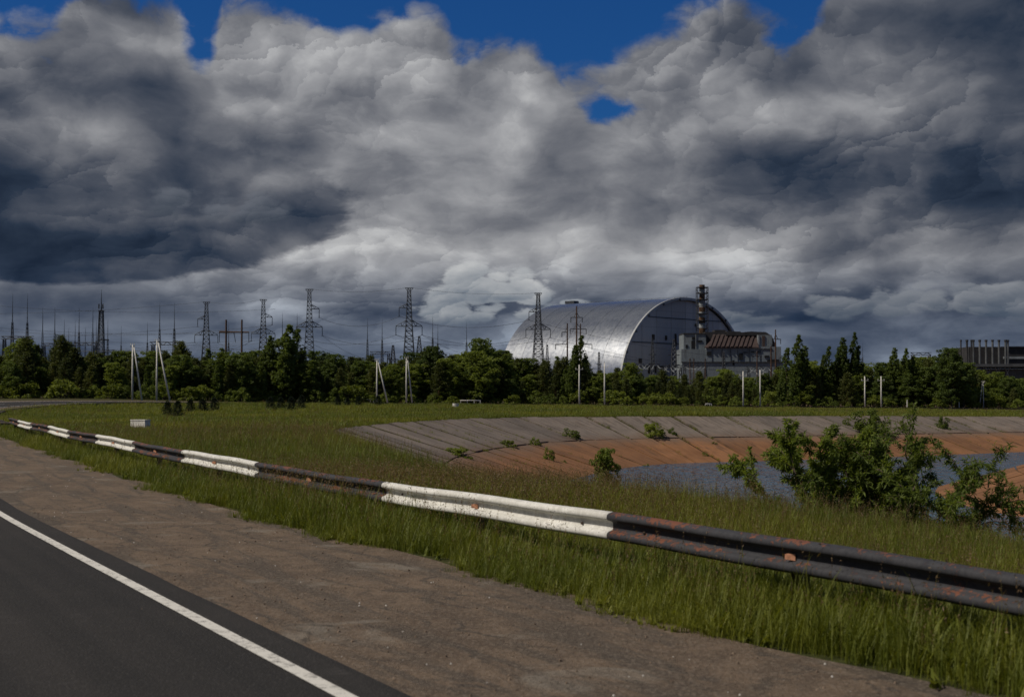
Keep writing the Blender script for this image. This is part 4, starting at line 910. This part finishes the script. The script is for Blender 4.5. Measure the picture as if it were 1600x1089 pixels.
bx('wall', 1103, 1220, 541.8, 566, 'wall', -2, 40); bx('lower_wall', 1064, 1222, 566, 612, 'wall', -7, 40); bx('side_block', 1069, 1104, 521.4, 546, 'wall', 4, 44); bx('side_block', 1064.5, 1103, 545.6, 566, 'wall', -1.0, 42); bx('parapet', 1068.5, 1105, 520.2, 521.8, 'darkwall', 3.2, 45)
bx('turret', 1104.5, 1136, 518, 543, 'darkwall', 12, 44); bx('turret_cap', 1120, 1137, 514.5, 518.2, 'darkwall', 14, 34); bx('end_wall', 1185, 1207, 523.4, 542, 'wall', 2, 40); bx('rust_panel', 1191.5, 1196, 524.5, 541.5, 'rust', 1.4, 3); bx('end_wall_corner', 1184.5, 1187, 523.6, 541.8, 'stack_w', 1.2, 3)
def poly(name, pts, mat, d0, d1): return MB().prism([((x - 1140) * sp, zz(y, DB)) for x, y in pts], d0, d1).build(name, M[mat], bd)
poly('roof', [(1136, 521.5), (1140, 519.5), (1163, 518.5), (1176, 517.3), (1188, 518), (1199, 518.2), (1207.5, 523.6), (1136, 523.6)], 'darkwall', 8, 42)
poly('roof_deck', [(1140, 516.4), (1162, 516.8), (1162, 518.9), (1140, 519.7)], 'darkwall', 18, 30)
poly('buttress', [(1207.2, 522.8), (1216, 543), (1222, 547), (1222, 566.2), (1207.2, 566.2)], 'rust', 6, 38)
# the sloping rust roof with its ribs
lo, hi = zz(542.5, DB), zz(522.6, DB); X = lambda p: (p - 1140) * sp
MB().add([(X(1100), -3.5, lo), (X(1185), -3.5, lo), (X(1185), 12, hi), (X(1122), 12, hi), (X(1100), -3.5, lo - 1), (X(1185), -3.5, lo - 1), (X(1185), 12, lo - 1), (X(1122), 12, lo - 1)], [(0, 1, 2, 3), (4, 7, 6, 5), (0, 4, 5, 1), (1, 5, 6, 2), (2, 6, 7, 3), (3, 7, 4, 0)]).build('sloping_roof', M['rust'], bd); slope_o = bpy.data.objects['sloping_roof']
for i in range(11):
    p0 = 1108 + i * 6.9; p1 = p0 + 10.5; pr = MB()
    if p1 > 1184: break
    a0, a1 = Vector((X(p0), -3.9, lo + .2)), Vector((X(p1), 11.7, hi + .2)); wv = Vector((1.25, 0, 0)); dn = Vector((0, -.8, .5)); pr.add([a0 - wv, a0 + wv, a1 + wv, a1 - wv, a0 - wv + dn, a0 + wv + dn, a1 + wv + dn, a1 - wv + dn], [(0, 1, 2, 3), (4, 7, 6, 5), (0, 4, 5, 1), (1, 5, 6, 2), (2, 6, 7, 3), (3, 7, 4, 0)]); pr.build('roof_rib', M['rib'], slope_o)
for (x0, x1, y0, y1) in ((1099, 1152, 558.3, 561.8), (1154, 1160.5, 552, 562), (1173, 1188, 549, 550.6), (1104, 1111, 549.5, 555.5), (1180, 1206, 544.6, 546.2), (1194, 1201, 555.5, 559), (1081, 1087, 532, 545), (1090.5, 1098, 531.5, 534.5), (1082, 1087.5, 526, 530.5), (1072, 1075.5, 538.5, 544), (1160, 1168, 550, 551.4), (1143, 1146, 563, 571), (1198, 1216, 561.5, 567)): bx('window_opening', x0, x1, y0, y1, 'void', -7.4 if y0 > 562 else -2.6 if x0 > 1100 else 3.4, 6)
bx('pipe_ledge', 1064, 1222, 565.4, 566.8, 'darkwall', -8, 0); bx('downpipe', 1087.5, 1088.4, 521.8, 546, 'stack_w', 3.2, 5)
for p in (1112, 1128, 1141, 1152, 1170, 1187, 1203): bx('wall_seam', p, p + .6, 542, 565.5, 'steel', -2.4, -1)

# ------------------------------------------------------------------ hall with many stacks, right
DH = 820.0; sh_ = DH / F; hx = at(1555, DH); hall = thing('boiler_hall', 'dark flat roofed hall with a row of tall thin stacks before it', 'building', (hx, DH, 0))
H = lambda p: (p - 1555) * sh_
def hb(name, x0, x1, y0, y1, mat, d0, d1): return MB().prism([(H(x0), zz(y1, DH)), (H(x1), zz(y1, DH)), (H(x1), zz(y0, DH)), (H(x0), zz(y0, DH))], d0, d1).build(name, M[mat], hall)
hb('hall_body', 1523, 1720, 541, 570, 'darkwall', 10, 60); hb('lower_hall', 1526, 1720, 576, 613, 'hallgrey', 4, 60); hb('deck', 1512, 1720, 568.8, 573.2, 'hallgrey', -3, 62); hb('light_strip', 1577, 1720, 556.5, 560, 'stack_w', 9.4, 11)
MB().prism([(H(1579), zz(541, DH)), (H(1720), zz(545, DH)), (H(1720), zz(541, DH) + .2), (H(1579), zz(540.3, DH))], 9, 61).build('roof_edge', M['steel'], hall)
for i, p in enumerate((1504.3, 1513.8, 1520.6, 1523.8, 1533.8, 1543.8, 1554, 1564, 1574.3, 1578)):
    r = .62 if i not in (0, 2) else .42; q = MB().tube([(H(p), 3, zz(573, DH) if p > 1512 else 0), (H(p), 3, zz(533, DH))], r, 10).build('stack', M['hallgrey' if i > 2 else 'darkwall'], hall)
    q2 = MB().tube([(H(p), 3, zz(533.4, DH)), (H(p), 3, zz(530.6, DH))], r * 1.35, 10).build('cap', M['darkwall'], hall); q2.parent = q
for p in (1530, 1541, 1556, 1571): MB().bar((H(p), 1, zz(592, DH)), (H(p + 8), 1, zz(574, DH)), .35).build('strut', M['stack_w'], hall); MB().bar((H(p + 8), 1, zz(592, DH)), (H(p), 1, zz(574, DH)), .35).build('strut', M['stack_w'], hall)

# ------------------------------------------------------------------ pylons, masts, gantries, wires
def lattice(mb, h0, h1, w0, w1, n, leg=.20, br=.11):
    for i in range(n):
        u0, u1 = i / n, (i + 1) / n; za, zb = h0 + (h1 - h0) * u0, h0 + (h1 - h0) * u1; a, b = (w0 + (w1 - w0) * u0) / 2, (w0 + (w1 - w0) * u1) / 2; c = [(-1, -1), (1, -1), (1, 1), (-1, 1)]
        for k in range(4):
            (x0, y0), (x1, y1) = c[k], c[(k + 1) % 4]; mb.bar((x0 * a, y0 * a, za), (x0 * b, y0 * b, zb), leg); mb.bar((x0 * a, y0 * a, za), (x1 * b, y1 * b, zb), br); mb.bar((x1 * a, y1 * a, za), (x0 * b, y0 * b, zb), br); mb.bar((x0 * a, y0 * a, za), (x1 * a, y1 * a, za), br)
def make_pylon(side):
    o = thing('pylon', 'x', 'pylon'); m = MB(); lattice(m, 0, 15, 5.8, 3.9, 5); lattice(m, 15, 27, 3.9, 2.3, 6); lattice(m, 27, 41, 2.3, 1.0, 9, .17, .10); m.build('tower_body', M['steel'], o)
    ends = []
    for nm, z, L, sides, rise in (('lower_arm', 26.7, 4.9, (-1, 1), 2.2), ('upper_arm', 33.6, 3.7, (side,), 1.6)):
        for e in sides:
            a = MB(); w = 1.1 if z < 30 else .75
            for yy in (-w, w): a.bar((e * w, yy, z), (e * L, 0, z), .17); a.bar((e * w, yy, z + rise), (e * L, 0, z + .15), .15); a.bar((e * (w + (L - w) * .4), yy * .6, z), (e * w, yy, z + rise), .1); a.bar((e * (w + (L - w) * .4), yy * .6, z), (e * (w + (L - w) * .5), yy * .5, z + rise * .52), .1)
            arm_o = a.build(nm, M['steel'], o); s_ = MB(); s_.tube([(e * L, 0, z), (e * L, 0, z - 3.2)], .10, 6)
            for q in range(7): s_.tube([(e * L, 0, z - .5 - q * .38), (e * L, 0, z - .6 - q * .38)], .2, 6)
            s_.tube([(e * L - .35, 0, z - 3.25), (e * L + .35, 0, z - 3.25)], .1, 5); s_.build('insulator_string', M['steel'], arm_o); ends.append((e * L, z - 3.25))
    t_ = MB(); t_.bar((-1.5, 0, 41), (1.5, 0, 41), .22); t_.bar((-1.5, 0, 41), (-.4, 0, 39.6), .12); t_.bar((1.5, 0, 41), (.4, 0, 39.6), .12); t_.build('earth_wire_bar', M['steel'], o); ends += [(-1.5, 41.0), (1.5, 41.0)]
    return o, ends
PY = {}
pR, eR = make_pylon(1); pL, eL = make_pylon(-1)
specs = [('A', 322, 472, -1, 'lattice pylon beside the two legged rusty line portal'), ('B', 411, 468, 1, 'lattice pylon partly behind the tall twin topped tree'), ('C', 483, 452, 1, 'tall lattice pylon just right of the twin topped tree'), ('D', 639, 450, -1, 'tall lattice pylon rising above the narrow braced pole'), ('E', 841, 458, -1, 'lattice pylon standing in front of the bright flank of the arch')]
first = {1: True, -1: True}
for key, px, top, sd, lab in specs:
    D = (41 - HC) * F / (YH - top); x = at(px, D); src, en = (pR, eR) if sd == 1 else (pL, eL)
    if first[sd]: o = src; first[sd] = False; o.location = (x, D, 0); o['label'] = lab; o['group'] = 'lattice pylons'
    else: o = dup(src, (x, D, 0), 0, 1.0, lab, 'lattice pylons')
    o.rotation_euler = (0, 0, R(8)); PY[key] = (x, D, en)
def wire(a, b, sag, r=.05, label='dark power line wire hanging between the pylons', group='power line wires'):
    n = 16; pts = []; m_ = (Vector(a) + Vector(b)) / 2
    for i in range(n + 1): u = i / n; p = Vector(a).lerp(Vector(b), u); p.z -= sag * 4 * u * (1 - u); pts.append(p - m_)
    tag(MB().tube(pts, r, 4).build('power_wire', M['steel'], None, m_), label, 'wire', group)
def ends(k): x, D, en = PY[k]; return [(x + ex * math.cos(R(8)), D + ex * math.sin(R(8)), z) for ex, z in en]
for a, b in (('A', 'B'), ('C', 'D'), ('D', 'E')):
    ea, eb = sorted(ends(a)[:3], key=lambda p: p[2] * 10 + p[0]), sorted(ends(b)[:3], key=lambda p: p[2] * 10 + p[0])
    for p, q in zip(ea, eb): wire(p, q, 3.5, .055)
    wire(ends(a)[4], ends(b)[3], 1.2, .04)
for e in ends('B')[:3]: wire(e, (-260, 640, e[2] + 3), 5, .05, 'dark wire running left from the pylon behind the twin topped tree', 'wires running left')
for e in ends('A')[:3] + ends('A')[3:4]: wire(e, (-330, 600, e[2] - 1), 5, .05, 'dark wire running left from the pylon by the rusty portal', 'wires running left')
for e in ends('E')[:3]: wire(e, (150, 760, e[2] - 11), 4, .05, 'dark wire crossing the bright flank of the arch', 'wires before the arch')
for e in ends('C')[:2]: wire(e, (at(600, 640), 640, 17), 3, .05, 'dark wire slanting down right of the tall pylon', 'wires slanting down to the switchyard')
for e in ends('D')[:2]: wire(e, (at(790, 680), 680, 18), 3, .05, 'dark wire slanting down right of the second tall pylon', 'wires slanting down to the switchyard')
for z_, D in ((43, 640), (34, 660), (30, 660), (27, 680), (23.5, 680), (21, 700)): wire((at(-80, D), D, z_), (at(430, D), D, z_ - 3.5), 3, .05, 'dark busbar wire stretched across the switchyard masts', 'switchyard wires')
# lightning masts
def make_mast():
    o = thing('lightning_mast', 'thin tapering lattice lightning mast over the trees', 'mast', group='lightning masts'); m = MB(); lattice(m, 0, 24, 3.6, 1.7, 8, .26, .14); lattice(m, 24, 36, 1.7, .7, 6, .20, .12); m.build('lattice_body', M['steel'], o)
    MB().tube([(0, 0, 36), (0, 0, 44), (0, 0, 50)], [.30, .17, .05], 6).build('spike', M['steel'], o); return o
mast = make_mast(); used = False
for px, top, D in ((18.7, 458, 680), (42, 459, 680), (66, 480, 760), (85, 480, 760), (100, 499, 900), (107, 511, 980), (117, 500, 900), (123, 480, 770), (133, 511, 980), (144.5, 480, 770), (150, 499, 900), (168, 498, 900), (189, 509, 960), (230, 503, 930), (249, 473, 730), (272, 472, 730), (357, 503, 930), (441, 488, 820), (464, 489, 820), (574, 496, 870), (597, 497, 870), (676, 493, 850), (684, 505, 930), (729, 502, 920), (1348, 535, 900)):
    k = height(top, D) / 50; lab = ('thin lightning mast, one of the pair with the tallest tips' if top < 465 else 'thin lightning mast over the trees left of the rusty portal' if px < 340 else 'thin lightning mast between the pylons and the arch' if px < 800 else 'thin mast above the windblown poplars')
    loc = (at(px, D), D, 0); sc_ = (k * .8, k * .8, k)
    if not used: mast.location = loc; mast.scale = sc_; mast['label'] = lab; used = True
    else: dup(mast, loc, random.uniform(0, 1), sc_, lab, 'lightning masts')
D = 640; bt = thing('radio_tower', 'tall lattice tower with platform and antenna boxes among the masts', 'tower', (at(157.5, D), D, 0)); h = height(452, D); m = MB(); lattice(m, 0, h * .45, 4.2, 2.6, 7, .3, .16); lattice(m, h * .45, h * .80, 2.6, 1.5, 9, .26, .14); m.build('lattice_body', M['steel'], bt)
MB().tube([(0, 0, h * .8), (0, 0, h * .9), (0, 0, h)], [.35, .18, .05], 6).build('spike', M['steel'], bt); MB().box((0, 0, h * .80), (2.2, 2.2, .4)).build('platform', M['steel'], bt); MB().box((1.0, 0, h * .53), (4.6, 2.2, .5)).build('platform', M['steel'], bt)
for e in (-.9, .9): MB().box((e, -.6, h * .84), (.5, .5, 2.2)).build('antenna_box', M['steel'], bt)
def gantry(px0, px1, py, D, label, strings=0, mat='steel'):
    x0, x1 = at(px0, D), at(px1, D); xm = (x0 + x1) / 2; z = height(py, D); o = thing('gantry', label, 'gantry', (xm, D, 0), 0, 'switchyard gantries'); w = (x1 - x0) / 2; b = MB(); n = max(4, int(w * 2 / 1.6))
    for i in range(n):
        a, c = -w + 2 * w * i / n, -w + 2 * w * (i + 1) / n
        for yy in (-.5, .5):
            for q in (0, 1.1): b.bar((a, yy, z - q), (c, yy, z - q), .17)
            b.bar((a, yy, z - (1.1 if i % 2 else 0)), (c, yy, z - (0 if i % 2 else 1.1)), .11)
    beam_o = b.build('beam', M[mat], o)
    for e in (-.82, .82): l = MB(); lattice(l, 0, z - 1.1, 2.2, .9, 6, .2, .11); l.build('leg', M[mat], o).location.x = e * w
    for i in range(strings):
        xx = -w * .75 + 1.5 * w * i / max(1, strings - 1); s_ = MB(); p0 = Vector((xx, -.6, z - 1.1)); p1 = p0 + Vector((random.choice((-1, 1)) * random.uniform(1.2, 3.2), -1.5, -random.uniform(.9, 2.4))); pm = (p0 + p1) / 2 - Vector((0, 0, .5)); s_.tube([p0, pm, p1], [.14, .18, .12], 6); s_.build('insulator_string', M['stack_w'], beam_o)
gantry(2, 52, 525.5, 560, 'dark lattice gantry under the two tallest lightning masts'); gantry(66, 92, 536.5, 600, 'short dark lattice gantry right of the first dark pine'); gantry(108, 152, 535.5, 600, 'dark lattice gantry reaching to the radio tower'); gantry(234, 288, 534.5, 560, 'dark lattice gantry behind the taller braced pole'); gantry(160, 178, 547, 640, 'low dark gantry right of the radio tower'); gantry(578, 610, 549.5, 640, 'dark lattice gantry behind the wide braced pole'); gantry(462, 478, 544, 640, 'short dark gantry at the foot of the tall pylon'); gantry(1423, 1455, 551, 640, 'thin gantry above the trees left of the round crowned tree', 3)
for a in ((992, 1032, 568, 'switchyard gantry with white insulators below the arch end wall'), (1034, 1066, 571, 'switchyard gantry with white insulators left of the pale building'), (1066, 1106, 570, 'switchyard gantry with white insulators before the pale side block'), (1166, 1206, 573, 'switchyard gantry with white insulators before the lower wall')): gantry(a[0], a[1], a[2], 700, a[3], 6)
def tower(px, top, D, w, label):
    h = height(top, D); o = thing('lattice_tower', label, 'tower', (at(px, D), D, 0), 0, 'dark lattice towers before the arch'); m = MB(); lattice(m, 0, h * .75, w, w * .7, 9, .3, .18); lattice(m, h * .75, h, w * .7, .6, 4, .24, .14); m.build('lattice_body', M['steel'], o)
    for u in (.55, .72): MB().box((0, 0, h * u), (w * 1.9, .3, .4)).build('crossarm', M['steel'], o)
tower(1053, 530, 760, 3.2, 'dark square lattice tower before the right part of the end wall'); tower(1019.5, 529, 800, 2.2, 'slimmer lattice tower before the left part of the end wall'); tower(936, 550, 820, 1.6, 'small lattice tower at the foot of the bright flank'); tower(855, 538, 830, 2.0, 'small lattice tower right of the pylon before the arch'); tower(1131, 549, 720, 1.8, 'dark lattice tower before the dark window strip'); tower(655, 525, 640, 3.0, 'short lattice tower right of the second tall pylon'); tower(614, 539, 640, 2.6, 'short lattice tower behind the narrow braced pole')
def rust_pole(px, top, D, arms, label, r=.22):
    x = at(px, D); h = height(top, D); o = thing('rusty_pole', label, 'pole', (x, D, 0), 0, 'rusty brown line poles'); MB().tube([(0, 0, 0), (0, 0, h)], [r * 1.2, r * .7], 8).build('post', M['rustpole'], o)
    for py, a, b in arms:
        z = height(py, D); xa, xb = (a - px) * D / F, (b - px) * D / F; m = MB(); m.bar((xa, 0, z), (xb, 0, z), .17); m.bar((xa * .5, 0, z), (0, 0, z + 1.6), .11); m.bar((xb * .5, 0, z), (0, 0, z + 1.6), .11); ca = m.build('crossarm', M['steel'], o)
        for e in (xa, xb):
            if abs(e) > .6: MB().tube([(e, 0, z), (e, 0, z - 1.5)], .11, 6).build('insulator_string', M['steel'], ca)
rust_pole(901, 478, 420, ((496, 892, 910), (514, 891, 916)), 'tallest rusty pole rising behind the pointed tree before the arch', .28); rust_pole(886.5, 505, 420, ((519, 878, 887), (538, 868, 887)), 'rusty pole left of the pointed tree before the arch', .26); rust_pole(907, 506, 424, ((538, 907, 925),), 'short rusty pole close behind the pointed tree', .24)
rust_pole(1212, 515, 430, ((530, 1207, 1220),), 'tall rusty pole at the right end of the rust roofed building', .26); rust_pole(1205, 540, 430, ((545, 1180, 1206),), 'shorter rusty pole beside the tall one at the building end', .24); rust_pole(1183, 548, 430, ((556, 1176, 1190),), 'thin rusty pole before the lower wall of the pale building', .2)
for i, px in enumerate((1078, 1084, 1102)): rust_pole(px, 560, 520, ((566, px - 5, px + 5),), 'thin brown pole among the white insulators', .2)
D = 420; hp = thing('line_portal', 'two legged rusty line portal with a long crossarm and hanging insulators', 'portal', (at(365, D), D, 0)); zt = height(499.5, D); za = height(519, D); s_ = D / F
for e in (-12, 12.5): MB().tube([(e * s_, 0, 0), (e * s_, 0, zt)], [.36, .26], 8).build('post', M['rustpole'], hp)
m = MB(); m.bar((-23 * s_, 0, za), (24 * s_, 0, za), .3); m.bar((-23 * s_, 0, za + .25), (24 * s_, 0, za), .2); m.build('crossarm', M['rustpole'], hp)
for e in (-22.5, 0, 23.5): MB().tube([(e * s_, 0, za), ((e + (3 if e == 0 else 0)) * s_, 0, za - 3.0)], .10, 6).build('insulator_string', M['steel'], hp)
# wires from pole to pole along the road
for a, b in (((207, 539, 236), (245, 532, 238)), ((245, 532, 238), (589, 563, 268)), ((589, 563, 268), (635, 560, 271)), ((905, 576, 281), (944.5, 573, 283)), ((1161, 586, 290), (1187.5, 584, 291)), ((1351, 594, 304), (1376.5, 594, 304))):
    pa, pb = (at(a[0], a[2]), a[2], height(a[1], a[2])), (at(b[0], b[2]), b[2], height(b[1], b[2])); wire(pa, pb, .25 + .004 * abs(pa[0] - pb[0]) ** 1.2, .012, 'thin wire slung between the concrete poles along the far road', 'wires between the concrete poles')
